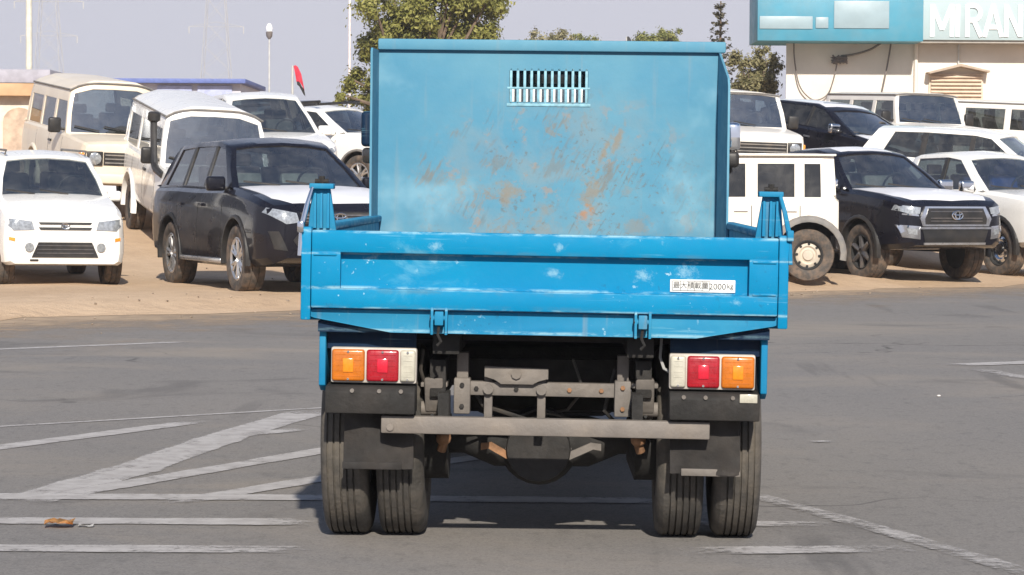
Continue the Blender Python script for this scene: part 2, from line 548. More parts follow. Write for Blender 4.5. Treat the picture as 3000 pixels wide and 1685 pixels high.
def make_wheel_meshes(rad, width, rimr, style):
    key = ('wheel', rad, width, rimr, style)
    if key in CACHE: return CACHE[key]
    w = width / 2
    t = MB()
    prof = [(rimr, -w * .8), (rimr + .03, -w * .95), (rad * .88, -w), (rad * .965, -w * .93), (rad, -w * .74),
            (rad, -w * .36), (rad - .009, -w * .34), (rad - .009, -w * .28), (rad, -w * .26),
            (rad, w * .26), (rad - .009, w * .28), (rad - .009, w * .34), (rad, w * .36),
            (rad, w * .74), (rad * .965, w * .93), (rad * .88, w), (rimr + .03, w * .95), (rimr, w * .8)]
    t.lathe(prof, 40, 'y', closed=True)
    tyre = t.mesh(M_TYRE)
    r = MB()
    # outer face of the wheel looks towards +y
    r.lathe([(rimr + .004, -w * .75), (rimr + .004, w * .8), (rimr - .012, w * .86), (rimr - .03, w * .72), (rimr - .04, w * .2), (.07, w * .15), (0, w * .15)], 40, 'y', mi=1)
    if style == 'alloy':
        for k in range(6):
            for da in (-.17, .17):
                a = k * math.pi / 3 + da
                ca, sa = math.cos(a), math.sin(a)
                b = math.cos(a - da * .5), math.sin(a - da * .5)
                p0 = Vector((b[0] * .06, w * .62, b[1] * .06)); p1 = Vector((ca * (rimr - .02), w * .72, sa * (rimr - .02)))
                r.tube([p0, p1], [.028, .02], 6)
        r.lathe([(.075, w * .3), (.075, w * .6), (.06, w * .7), (0, w * .7)], 18, 'y')
        r.lathe([(rimr - .03, w * .55), (rimr + .002, w * .75), (rimr + .006, w * .84), (rimr - .01, w * .88), (rimr - .03, w * .75)], 40, 'y', closed=True)
        mats = [M_ALLOY, M_UNDER]
    elif style == 'dark':
        for k in range(6):
            a = k * math.pi / 3 + .2
            p0 = Vector((math.cos(a) * .05, w * .6, math.sin(a) * .05)); p1 = Vector((math.cos(a) * (rimr - .02), w * .72, math.sin(a) * (rimr - .02)))
            r.tube([p0, p1], [.045, .032], 6)
        r.lathe([(.075, w * .3), (.075, w * .6), (.05, w * .7), (0, w * .7)], 18, 'y')
        mats = [M_DALLOY, M_UNDER]
    else:
        r.lathe([(rimr - .02, w * .35), (rimr - .05, w * .55), (rimr * .62, w * .62), (rimr * .5, w * .45), (rimr * .38, w * .5), (rimr * .33, w * .75), (0, w * .78)], 40, 'y')
        for k in range(8):
            a = k * math.pi / 4
            c = Vector((math.cos(a) * rimr * .74, w * .6, math.sin(a) * rimr * .74))
            r.tube([c + Vector((0, -.01, 0)), c + Vector((0, .006, 0))], rimr * .09, 8, mi=1)
        mats = [M_CHROME if style == 'chrome' else M_STEELW, M_UNDER]
    rim = r.mesh(mats)
    CACHE[key] = (tyre, rim)
    return CACHE[key]
CACHE = {}

def add_wheel(root, x, y, rad, width, rimr, style):
    tyre, rim = make_wheel_meshes(rad, width, rimr, style)
    o = link('wheel', tyre, root, (x, y, rad), (0, random.Random(x * 7 + y).uniform(0, 6), math.pi if y < 0 else 0))
    link('rim', rim, o)
    return o

def cut(body_me, cutter_me):
    a = bpy.data.objects.new('tmp_a', body_me); b = bpy.data.objects.new('tmp_b', cutter_me)
    COL.objects.link(a); COL.objects.link(b)
    md = a.modifiers.new('cut', 'BOOLEAN'); md.object = b; md.operation = 'DIFFERENCE'; md.solver = 'EXACT'
    dg = bpy.context.evaluated_depsgraph_get()
    me = bpy.data.meshes.new_from_object(a.evaluated_get(dg))
    bpy.data.objects.remove(a); bpy.data.objects.remove(b)
    bpy.data.meshes.remove(cutter_me)
    return me

class Car:
    """a vehicle in its own frame: +x forward, +y to its left, origin on the ground between the axles"""
    def __init__(s, name, label, group, spec, paint, pos, heading, anchor='fr', cat='car', dz=0., film=(), seatmat=None, lean=1.):
        s.sp = spec
        s.paint = paint
        wb, tr = spec['wb'], spec['w'] * 2 - .28
        h = Vector((math.sin(R(heading)), -math.cos(R(heading))))
        l = Vector((-h.y, h.x))
        c = Vector(pos)
        if anchor == 'fr': c = c - h * wb / 2 + l * tr / 2
        if anchor == 'rl': c = c + h * wb / 2 - l * tr / 2
        zf = ground_z(*(c + h * wb / 2)); zr = ground_z(*(c - h * wb / 2))
        zl = ground_z(*(c + l * tr / 2)); zg = ground_z(*(c - l * tr / 2))
        pitch = math.atan2(zf - zr, wb) * lean; roll = math.atan2(zl - zg, tr) * lean
        z = max((zf + zr) / 2, (zl + zg) / 2) - .01 + dz
        s.root = thing(name, label, cat, (c.x, c.y, z), (roll, -pitch, math.atan2(h.y, h.x)), group)
        s.seatmat = seatmat or M_SEAT
        s.film = film
        s.shell()
        s.cabin()
        s.wheels()

    # ---- lower body
    def shell(s):
        sp = s.sp
        st = sorted(sp['st'])
        xs = sorted({k[0] for k in st} | {st[0][0] + (st[-1][0] - st[0][0]) * i / 34 for i in range(35)})
        clean = [xs[0]]
        for x in xs[1:]:
            if x - clean[-1] > .012: clean.append(x)
        ringf = sp.get('ring', [(0, 0), (.88, 0), (.975, .10), (.995, .30), (1.0, .52), (.985, .70), (.985, .80), (.955, .93), (.88, 1.0), (.5, 1.0), (0, 1.0)])
        m = MB()
        rings = []
        for x in clean:
            w, zb, zt, cr = pchip(st, x)
            H = zt - zb
            half = []
            for (fw, fz) in ringf:
                z = zb + fz * H
                if fz >= .999: z += cr * (1 - (fw / .9) ** 2)
                half.append((fw * w, z))
            pts = [(x, y, z) for (y, z) in half] + [(x, -y, z) for (y, z) in half[-2:0:-1]]
            rings.append([m.bm.verts.new(p) for p in pts])
        n = len(rings[0])
        for a, b in zip(rings, rings[1:]):
            for k in range(n):
                m.bm.faces.new((a[k], a[(k + 1) % n], b[(k + 1) % n], b[k]))
        m.bm.faces.new(rings[0][::-1]); m.bm.faces.new(rings[-1])
        bmesh.ops.recalc_face_normals(m.bm, faces=m.bm.faces[:])
        me = m.mesh([s.paint, M_UNDER], 0)
        ct = MB()
        wr = sp['wr']
        for sx in (sp['wb'] / 2, -sp['wb'] / 2):
            for sy in (1, -1):
                ya, yb = sy * (sp['w'] - .34), sy * (sp['w'] + .3)
                ct.lathe([(wr + sp.get('arch', .06), min(ya, yb)), (wr + sp.get('arch', .06), max(ya, yb))], 32, 'y', (sx, 0, wr + .02), mi=1)
        me = cut(me, ct.mesh([s.paint, M_UNDER], 0))
        bm = bmesh.new(); bm.from_mesh(me)
        for f in bm.faces: f.smooth = True
        for e in bm.edges:
            if len(e.link_faces) == 2: e.smooth = e.calc_face_angle(0) < R(28)
        bm.to_mesh(me)
        s.bvh = BVHTree.FromBMesh(bm)
        bm.free()
        me.name = 'body'
        s.body = link('body', me, s.root)

    def hit(s, plane, a, b):
        o, d = {'front': (Vector((9, a, b)), Vector((-1, 0, 0))), 'rear': (Vector((-9, a, b)), Vector((1, 0, 0))),
                'left': (Vector((a, 9, b)), Vector((0, -1, 0))), 'right': (Vector((a, -9, b)), Vector((0, 1, 0))),
                'top': (Vector((a, b, 9)), Vector((0, 0, -1)))}[plane]
        r = s.bvh.ray_cast(o, d)
        return r[0], d

    def patch(s, name, plane, poly, t, mat, parent=None, step=.09):
        """a panel that follows the body: outline in the plane, thickness t proud of the surface"""
        bm = bmesh.new()
        f = bm.faces.new([bm.verts.new((p[0], p[1], 0)) for p in poly])
        bmesh.ops.triangulate(bm, faces=[f])
        for _ in range(6):
            long = [e for e in bm.edges if e.calc_length() > step]
            if not long: break
            bmesh.ops.subdivide_edges(bm, edges=long, cuts=1)
            bmesh.ops.triangulate(bm, faces=[q for q in bm.faces if len(q.verts) > 3])
        last = None
        miss = []
        d = None
        for v in bm.verts:
            p, d = s.hit(plane, v.co.x, v.co.y)
            if p is None: miss.append(v)
            else:
                v.co = p - d * t
        if miss: bmesh.ops.delete(bm, geom=miss, context='VERTS')
        if not bm.faces:
            bm.free(); return None
        bmesh.ops.recalc_face_normals(bm, faces=bm.faces[:])
        be = [e for e in bm.edges if e.is_boundary]
        ex = bmesh.ops.extrude_edge_only(bm, edges=be)
        for v in ex['geom']:
            if isinstance(v, bmesh.types.BMVert): v.co += d * (t + .006)
        bmesh.ops.recalc_face_normals(bm, faces=bm.faces[:])
        m = MB(); m.bm.free(); m.bm = bm
        return m.build(name, mat, parent or s.root, 40)

    def both(s, name, poly, t, mat, step=.09):
        s.patch(name, 'left', poly, t, mat, step=step); s.patch(name, 'right', poly, t, mat, step=step)
    def mirrored(s, name, plane, poly, t, mat, step=.09):
        a = s.patch(name, plane, poly, t, mat, step=step)
        b = s.patch(name, plane, [(-p[0], p[1]) if plane in ('front', 'rear') else (p[0], -p[1]) for p in poly], t, mat, step=step)
        return a, b

    # ---- greenhouse with pillars, real panes and an interior
    def cabin(s):
        sp = s.sp
        cols = sp['cols']            # (xb, xt, ztop, kind of the cell behind it: 'w' window, 'p' pillar, 'b' black pillar)
        wb_, wr_ = sp['belt_w'], sp['roof_w']
        cr = sp.get('roof_crown', .05)
        cpow = sp.get('crown_pow', 2)
        def belt(x): return pchip(sorted(sp['belt']), x)[0]
        vs = [0, sp.get('v0', .05), sp.get('v1', .90), 1]
        def side(c, v, sy):
            xb, xt, zt = c[0], c[1], c[2]
            wt = wr_ * c[4] if len(c) > 4 else wr_
            wbb = wb_ * c[5] if len(c) > 5 else wb_
            b = math.sin(math.pi * v) * .022
            return Vector((xb + (xt - xb) * v, sy * (wbb + (wt - wbb) * v + b), belt(xb) + (zt - belt(xb)) * v))
        fr = MB()
        panes = []
        def face(pts, mi=0):
            f = fr.bm.faces.new([fr.bm.verts.new(p) for p in pts]); f.material_index = mi
        for sy in (1, -1):
            for i in range(len(cols) - 1):
                for j in range(3):
                    q = [side(cols[i], vs[j], sy), side(cols[i + 1], vs[j], sy), side(cols[i + 1], vs[j + 1], sy), side(cols[i], vs[j + 1], sy)]
                    if j == 1 and cols[i][3] == 'w': panes.append(('side_window', q, (0, sy, .25)))
                    else: face(q, 1 if (cols[i][3] == 'b' and j == 1) else 0)
        fb = sp.get('front_bulge', (.10, .06)); rb = sp.get('rear_bulge', (.05, .04))
        fz = [-1, -.91, -.5, 0, .5, .91, 1]
        def endpt(c, v, f, bul, sgn):
            p = side(c, v, 1)
            b = bul[0] + (bul[1] - bul[0]) * v
            return Vector((p.x + sgn * b * (1 - f * f), p.y * f, p.z + cr * v * (1 - abs(f) ** cpow)))
        for (c, bul, sgn, nm, haspane, pv) in ((cols[0], fb, 1, 'windscreen', True, sp.get('wv', (.03, .95))), (cols[-1], rb, -1, 'rear_window', sp.get('rear_glass', True), (.12, .88))):
            vv = [0, pv[0], (pv[0] + pv[1]) / 2, pv[1], 1]
            for j in range(4):
                for i in range(6):
                    q = [endpt(c, vv[j], fz[i], bul, sgn), endpt(c, vv[j], fz[i + 1], bul, sgn), endpt(c, vv[j + 1], fz[i + 1], bul, sgn), endpt(c, vv[j + 1], fz[i], bul, sgn)]
                    if haspane and 1 <= i <= 4 and 1 <= j <= 2: panes.append((nm, q, (sgn, 0, .3)))
                    else: face(q)
        ends = [(cols[0], fb, 1)] + [(c, (0, 0), 0) for c in cols[1:-1]] + [(cols[-1], rb, -1)]
        for a, b in zip(ends, ends[1:]):
            for i in range(6):
                face([endpt(a[0], 1, fz[i], a[1], a[2]), endpt(a[0], 1, fz[i + 1], a[1], a[2]), endpt(b[0], 1, fz[i + 1], b[1], b[2]), endpt(b[0], 1, fz[i], b[1], b[2])])
        bmesh.ops.remove_doubles(fr.bm, verts=fr.bm.verts[:], dist=.002)
        bmesh.ops.recalc_face_normals(fr.bm, faces=fr.bm.faces[:])
        cen = Vector((sum(v.co.x for v in fr.bm.verts) / len(fr.bm.verts), 0, belt(0) + .1))
        big = max(fr.bm.faces, key=lambda f: f.calc_center_median().z)
        if big.normal.z < 0:
            bmesh.ops.reverse_faces(fr.bm, faces=fr.bm.faces[:])
        bmesh.ops.solidify(fr.bm, geom=fr.bm.faces[:], thickness=.035)
        es = [e for e in fr.bm.edges if len(e.link_faces) == 2 and e.calc_face_angle(0) > R(24)]
        bmesh.ops.bevel(fr.bm, geom=es, offset=.011, segments=2, profile=.5, affect='EDGES', clamp_overlap=True)
        s.roof = fr.build('cab_frame', [s.paint, M_PLAST], s.root, 40)
        s.bvh_top = None
        # panes, each its own part; windscreen cells joined
        groups = {}
        for i, (nm, q, d) in enumerate(panes):
            key = nm if nm != 'side_window' else (nm, i)
            groups.setdefault(key, []).append((nm, q, d))
        for key, cells in groups.items():
            g = MB()
            for nm, q, d in cells:
                nrm = (q[1] - q[0]).cross(q[3] - q[0]).normalized()
                if nrm.dot(Vector(d)) < 0: nrm = -nrm
                cq = sum(q, Vector()) / 4
                pts = [p - nrm * .014 + (cq - p) * (-.012 if nm == 'side_window' else 0) for p in q]
                ff = g.bm.faces.new([g.bm.verts.new(p) for p in pts])
                ff.normal_update()
                if ff.normal.dot(nrm) < 0: ff.normal_flip()
            bmesh.ops.remove_doubles(g.bm, verts=g.bm.verts[:], dist=.004)
            dark = cells[0][0] != 'windscreen' and sp.get('dark_sides', False)
            g.build(cells[0][0], M_GLASSD if dark else (M_GLASS if cells[0][0] == 'windscreen' else M_GLASSS), s.root, 60)
        # interior
        x1, x0 = cols[0][0] - .05, cols[-1][0] + .12
        it = MB()
        n = 10
        rowsL = []
        for i in range(n + 1):
            x = x0 + (x1 - x0) * i / n
            z = belt(x) + .006 + pchip(sorted(sp['st']), x)[3]
            rowsL.append([(x, -wb_ * .9, z), (x, 0, z + .002), (x, wb_ * .9, z)])
        it.grid(rowsL)
        zb = belt(x1 - .3)
        it.box(x1 - .55, x1 - .12, -wb_ * .88, wb_ * .88, zb - .02, zb + .07, .03)
        it.build('interior', M_INT, s.root)
        for (sx, sy) in sp.get('seats', ((x1 - 1.15, .36), (x1 - 1.15, -.36), (x1 - 2.0, .4), (x1 - 2.0, -.4))):
            if sx < x0 + .2: continue
            st_ = MB()
            zz = belt(sx)
            st_.prism([(sx - .02, zz - .02), (sx + .14, zz - .02), (sx + .03, zz + .26), (sx - .08, zz + .26)], 'y', sy - .24, sy + .24, .035)
            st_.prism([(sx - .07, zz + .27), (sx + .02, zz + .27), (sx + .0, zz + .42), (sx - .08, zz + .42)], 'y', sy - .13, sy + .13, .03)
            st_.build('seat', s.seatmat, s.root)
        sw = MB()
        c = Vector((x1 - .62, .36 * sp.get('lhd', 1), zb + .09))
        ring = [c + Vector((math.sin(k * math.pi / 10) * .08, math.cos(k * math.pi / 10) * .18, math.sin(k * math.pi / 10) * .16)) for k in range(21)]
        sw.tube(ring, .016, 6)
        sw.build('steering_wheel', M_INT, s.root)
        if sp.get('wipers', True):
            wpm = MB()
            for k in (.25, -.35):
                a = endpt(cols[0], .05, k, fb, 1) + Vector((.03, 0, .02)); b = endpt(cols[0], .14, k - .5, fb, 1) + Vector((.03, 0, .02))
                wpm.tube([a, b], .012, 5)
            wpm.build('wiper', M_PLAST, s.root)

    def roof_patch(s, name, poly, t, mat):
        bm = bmesh.new(); bm.from_mesh(s.roof.data)
        keep = s.bvh; s.bvh = BVHTree.FromBMesh(bm); bm.free()
        o = s.patch(name, 'top', poly, t, mat, step=.2)
        s.bvh = keep
        return o

    def wheels(s):
        sp = s.sp
        y = sp['w'] - sp.get('wheel_w', .25) / 2 - .015
        for x in (sp['wb'] / 2, -sp['wb'] / 2):
            for sy in (1, -1):
                add_wheel(s.root, x, sy * y, sp['wr'], sp.get('wheel_w', .25), sp['rim'], sp['rimstyle'])

    # ---- trim
    def mirror(s, x, z, mat, size=(.10, .23, .17), out=.13):
        for sy in (1, -1):
            m = MB()
            y = s.sp['belt_w'] + out
            m.box(x - size[0] / 2, x + size[0] / 2, sy * y - size[1] / 2, sy * y + size[1] / 2, z - size[2] / 2, z + size[2] / 2, .035, seg=3)
            o = m.build('door_mirror', mat, s.root)
            a = MB(); a.tube([(x + .02, sy * (s.sp['belt_w'] - .04), z - .06), (x, sy * (y - .06), z - .05)], .025, 6)
            a.build('mirror_arm', M_PLAST, o)
    def arch_trim(s, mat, rad, thick=.05, out=.035, zcut=None):
        for sx in (s.sp['wb'] / 2, -s.sp['wb'] / 2):
            wl = pchip(sorted(s.sp['st']), sx)[0]
            for sy in (1, -1):
                m = MB()
                rows_ = []
                for k in range(17):
                    a = math.pi * (-.06 + 1.12 * k / 16)
                    row = []
                    for (r, yo) in ((rad, -.05), (rad, out), (rad + thick * .5, out + .006), (rad + thick, out * .5), (rad + thick + .006, -.05)):
                        row.append((sx + math.cos(a) * r, sy * (wl + yo), s.sp['wr'] + .02 + math.sin(a) * r))
                    rows_.append(row)
                m.grid(rows_)
                bmesh.ops.recalc_face_normals(m.bm, faces=m.bm.faces[:])
                m.build('wheel_arch_trim', mat, s.root, 50)
    def seams(s, xs, z0, z1):
        for x in xs:
            s.both('door_seam', [(x - .005, z0), (x + .005, z0), (x + .005, z1), (x - .005, z1)], .0015, M_UNDER)
    def handles(s, xs, z, mat):
        for x in xs:
            s.both('door_handle', [(x - .09, z - .015), (x + .09, z - .015), (x + .09, z + .018), (x - .09, z + .018)], .028, mat)
    def rails(s, x0, x1, z, y, mat, r=.016):
        for sy in (1, -1):
            m = MB(); m.tube([(x0, sy * y, z - .05), (x0 + .08, sy * y, z), (x1 - .1, sy * y, z), (x1, sy * y, z - .06)], r, 6)
            m.build('roof_rail', mat, s.root)
    def side_step(s, mat, z=.36, out=.05):
        for sy in (1, -1):
            m = MB()
            x = s.sp['wb'] / 2 - s.sp['wr'] - .12
            m.box(-x, x, sy * (s.sp['w'] - .06) - .07, sy * (s.sp['w'] - .06) + .07 + out * 0, z - .035, z + .02, .015)
            m.build('side_step', mat, s.root)
    def emblem(s, y, z, r, x_off=.02):
        p, d = s.hit('front', y, z)
        if p is None: return
        m = MB()
        for (a, b) in ((r, r * .68), (r * .42, r * .66), (r * .8, r * .28)):
            zo = {r: 0, r * .42: 0, r * .8: r * .3}[a]
            m.tube([(p.x + x_off, y + math.cos(k * math.pi / 12) * a, z + zo + math.sin(k * math.pi / 12) * b) for k in range(25)], r * .11, 5)
        m.build('emblem', M_CHROME, s.root)
# ------------------------------------------------------------------ vehicle types
def spec_suv(H=1.80):
    return dict(w=.93, wb=2.745, wr=.39, wheel_w=.265, rim=.245, rimstyle='alloy', belt_w=.835, roof_w=.635, roof_crown=.055,
        st=[(2.36, .60, .52, .84, .0), (2.34, .68, .42, .93, .02), (2.24, .81, .36, 1.00, .03), (2.02, .90, .33, 1.07, .04), (1.6, .93, .30, 1.145, .045),
            (1.0, .93, .29, 1.205, .03), (0., .93, .29, 1.20, .01), (-1.5, .925, .30, 1.22, .0), (-2.2, .90, .36, 1.22, .0), (-2.40, .85, .42, 1.17, .0), (-2.46, .78, .50, 1.06, .0)],
        belt=[(1.2, 1.175), (.9, 1.19), (0, 1.19), (-1.5, 1.205), (-2.4, 1.20)],
        cols=[(1.02, .22, H - .115, 'p', .95), (.83, .10, H - .09, 'w'), (-.10, -.12, H - .045, 'b'), (-.20, -.20, H - .045, 'w'), (-1.02, -1.0, H - .05, 'b'),
              (-1.12, -1.10, H - .055, 'w'), (-1.86, -1.62, H - .08, 'p'), (-2.30, -1.98, H - .10, 'p', .94, .94)],
        front_bulge=(.13, .08))

def spec_pickup():
    d = spec_suv(1.80)
    d.update(wb=3.08, wr=.39, rimstyle='dark',
        st=[(2.52, .62, .54, .86, .0), (2.50, .70, .44, .97, .02), (2.40, .83, .40, 1.03, .03), (2.2, .90, .38, 1.085, .04), (1.75, .93, .36, 1.145, .045),
            (1.1, .93, .35, 1.195, .03), (0., .93, .35, 1.19, .01), (-1.2, .93, .36, 1.18, .0), (-2.6, .92, .42, 1.14, .0), (-2.78, .90, .46, 1.12, .0), (-2.80, .88, .5, 1.10, .0)],
        belt=[(1.3, 1.165), (1.0, 1.18), (0, 1.18), (-1.2, 1.17)],
        cols=[(1.12, .34, 1.685, 'p', .95), (.93, .22, 1.71, 'w'), (.0, -.02, 1.755, 'b'), (-.10, -.10, 1.755, 'w'), (-.86, -.78, 1.74, 'p'), (-1.10, -.98, 1.70, 'p', .96)],
        seats=((-.02, .36), (-.02, -.36), (-.78, .36), (-.78, -.36)))
    up = .06
    d['st'] = [(k[0], k[1], k[2] + up, k[3] + up, k[4]) for k in d['st']]
    d['belt'] = [(k[0], k[1] + up) for k in d['belt']]
    d['cols'] = [(k[0], k[1], k[2] + up, *k[3:]) for k in d['cols']]
    return d

def spec_lc70(high, w=.87, wb=2.98):
    rt = 2.10 if high else 1.88
    ch = .16 if high else .05
    f = rt - ch
    return dict(w=w, wb=wb, wr=.39, wheel_w=.22, rim=.215, rimstyle='steel', arch=.09, belt_w=.80, roof_w=.70, roof_crown=ch, crown_pow=4, lhd=1,
        ring=[(0, 0), (.90, 0), (.97, .08), (1., .25), (1., .60), (.995, .74), (.985, .84), (.965, .95), (.92, 1.), (.5, 1.), (0, 1.)],
        st=[(2.10, .70, .62, 1.12, .01), (2.085, .76, .58, 1.15, .03), (2.0, .80, .55, 1.18, .04), (1.7, .83, .50, 1.20, .045), (1.0, .86, .48, 1.235, .03),
            (.7, .87, .47, 1.25, .01), (-1., .87, .47, 1.26, 0), (-2.55, .86, .50, 1.26, 0), (-2.62, .84, .55, 1.24, 0)],
        belt=[(1., 1.235), (0, 1.25), (-2.6, 1.25)],
        cols=[(.82, .56, f, 'p', .98), (.70, .48, f + .0, 'w'), (-.20, -.20, f, 'p'), (-.34, -.34, f, 'w'), (-1.25, -1.25, f, 'p'), (-1.38, -1.38, f, 'w'), (-2.35, -2.32, f, 'p'), (-2.55, -2.48, f, 'p')],
        front_bulge=(.05, .04), rear_bulge=(.02, .02), v1=.78 if not high else .72, wv=(.04, .93 if not high else .84), v0=.04)

def spec_mini():
    H = 1.61
    return dict(w=.765, wb=2.42, wr=.335, wheel_w=.20, rim=.20, rimstyle='alloy', belt_w=.69, roof_w=.56, roof_crown=.05, arch=.05,
        ring=[(0, 0), (.90, 0), (.975, .06), (1., .25), (1., .50), (.985, .68), (.98, .80), (.95, .93), (.88, 1.), (.5, 1.), (0, 1.)],
        st=[(1.80, .58, .36, .70, .0), (1.785, .66, .29, .80, .01), (1.72, .72, .27, .87, .03), (1.52, .755, .26, .95, .045), (1.2, .765, .25, 1.02, .05), (.75, .765, .24, 1.085, .03),
            (0., .765, .24, 1.08, 0), (-1.5, .76, .27, 1.08, 0), (-1.78, .73, .34, 1.06, 0), (-1.84, .70, .42, 1.0, 0)],
        belt=[(.9, 1.06), (.5, 1.07), (-1.8, 1.075)],
        cols=[(.86, .28, H - .09, 'p', .96), (.72, .20, H - .07, 'w'), (-.2, -.2, H - .03, 'b'), (-.28, -.28, H - .03, 'w'), (-1.0, -.98, H - .04, 'b'), (-1.08, -1.06, H - .04, 'w'), (-1.55, -1.45, H - .06, 'p'), (-1.75, -1.62, H - .08, 'p')],
        front_bulge=(.10, .07))

def spec_boxy():
    return dict(w=.80, wb=2.59, wr=.345, wheel_w=.20, rim=.20, rimstyle='steel', arch=.10, belt_w=.745, roof_w=.665, roof_crown=.04,
        ring=[(0, 0), (.90, 0), (.975, .06), (1., .2), (1., .50), (1., .70), (.995, .86), (.985, .95), (.95, 1.), (.5, 1.), (0, 1.)],
        st=[(1.86, .66, .42, .92, .0), (1.84, .72, .38, .98, .02), (1.75, .76, .36, 1.01, .02), (1.2, .79, .35, 1.04, .02), (.75, .80, .35, 1.07, .0),
            (-1., .80, .35, 1.08, 0), (-1.66, .80, .42, 1.08, 0), (-1.69, .78, .46, 1.07, 0)],
        belt=[(1., 1.055), (0, 1.07), (-1.7, 1.07)],
        cols=[(.84, .58, 1.64, 'p', .98), (.72, .50, 1.65, 'w'), (-.46, -.46, 1.66, 'p'), (-.62, -.62, 1.66, 'w'), (-1.11, -1.11, 1.66, 'p'), (-1.24, -1.24, 1.66, 'w'), (-1.46, -1.45, 1.66, 'p'), (-1.66, -1.63, 1.65, 'p')],
        front_bulge=(.04, .03), rear_bulge=(.01, .01), v0=.07, v1=.82, dark_sides=True)

def spec_low():
    d = spec_pickup()
    d.update(dark_sides=True, cols=[(1.30, .26, 1.60, 'p', .95), (1.02, .10, 1.63, 'w'), (-.05, -.08, 1.67, 'b'), (-.13, -.14, 1.67, 'w'), (-1.25, -1.05, 1.62, 'p'), (-1.55, -1.35, 1.58, 'p', .96)],
        belt=[(1.4, 1.215), (1.0, 1.235), (0, 1.235), (-1.6, 1.225)])
    return d

def trim_suv(c, trimmat=None, black_side=True):
    g = c.patch('grille', 'front', [(-.40, .80), (.40, .80), (.46, .93), (-.46, .93)], .012, M_PLAST)
    for z in (.83, .865, .90):
        c.patch('grille_bar', 'front', [(-.40, z - .008), (.40, z - .008), (.42, z + .008), (-.42, z + .008)], .024, M_DALLOY)
    c.emblem(0, .865, .085, .035)
    c.mirrored('headlight', 'front', [(.47, .82), (.62, .80), (.84, .93), (.80, .985), (.50, .925)], .012, M_LAMP)
    c.patch('lower_grille', 'front', [(-.42, .46), (.42, .46), (.54, .62), (.46, .71), (-.46, .71), (-.54, .62)], .010, M_PLAST)
    c.mirrored('fog_lamp_bezel', 'front', [(.60, .50), (.74, .52), (.80, .72), (.70, .72)], .012, M_PLAST)
    c.patch('bumper_strip', 'front', [(-.40, .425), (.40, .425), (.43, .45), (-.43, .45)], .016, M_CHROME)
    c.seams((.84, -.15, -1.07), .36, 1.08)
    c.handles((.02, -.88), 1.00, c.paint)
    c.side_step(M_ALLOY)
    c.mirror(.76, 1.25, c.paint)
    c.arch_trim(M_PLAST if c.paint is M_BLACK else M_GREY, c.sp['wr'] + .055, .04, .012)
    c.patch('tail_panel', 'rear', [(-.55, .95), (.55, .95), (.55, 1.05), (-.55, 1.05)], .01, M_CHROME)
    c.mirrored('tail_light', 'rear', [(.58, .92), (.80, .92), (.80, 1.06), (.58, 1.04)], .02, M_REDL)

def trim_pickup(c):
    c.patch('grille_frame', 'front', [(-.54, .76), (.54, .76), (.58, .86), (.49, 1.03), (-.49, 1.03), (-.58, .86)], .022, M_CHROME, step=.06)
    c.patch('grille', 'front', [(-.49, .785), (.49, .785), (.50, .86), (.445, 1.005), (-.445, 1.005), (-.50, .86)], .030, M_PLAST, step=.06)
    for z in (.83, .87, .96):
        c.patch('grille_bar', 'front', [(-.42, z - .007), (.42, z - .007), (.42, z + .007), (-.42, z + .007)], .042, M_DALLOY)
    c.emblem(0, .91, .085, .055)
    c.mirrored('headlight', 'front', [(.58, .93), (.68, .91), (.87, .98), (.84, 1.05), (.56, 1.015)], .014, M_LAMP)
    c.mirrored('headlight_strip', 'front', [(.60, .895), (.80, .915), (.80, .935), (.60, .918)], .016, M_CHROME)
    c.patch('lower_grille', 'front', [(-.48, .53), (.48, .53), (.54, .72), (-.54, .72)], .012, M_PLAST)
    c.patch('bumper_strip', 'front', [(-.60, .72), (.60, .72), (.58, .75), (-.58, .75)], .03, M_CHROME)
    c.mirrored('bumper_corner', 'front', [(.57, .58), (.80, .61), (.86, .78), (.58, .76)], .022, M_CHROME)
    c.mirrored('fog_lamp', 'front', [(.63, .64), (.74, .66), (.76, .73), (.63, .72)], .034, M_LAMP)
    c.patch('skid_plate', 'front', [(-.50, .505), (.50, .505), (.50, .535), (-.50, .535)], .02, M_ALLOY)
    c.seams((.92, -.05, -.95), .42, 1.10)
    c.handles((.10, -.76), 1.07, M_CHROME if c.paint is M_BLACK else M_PLAST)
    c.mirror(.84, 1.31, M_CHROME, (.11, .24, .18))
    c.arch_trim(M_PLAST, c.sp['wr'] + .055, .05, .02)
    c.side_step(M_PLAST, .40)
    c.patch('cargo_bed', 'top', [(-2.68, -.72), (-1.2, -.72), (-1.2, .72), (-2.68, .72)], .006, M_PLAST, step=.3)

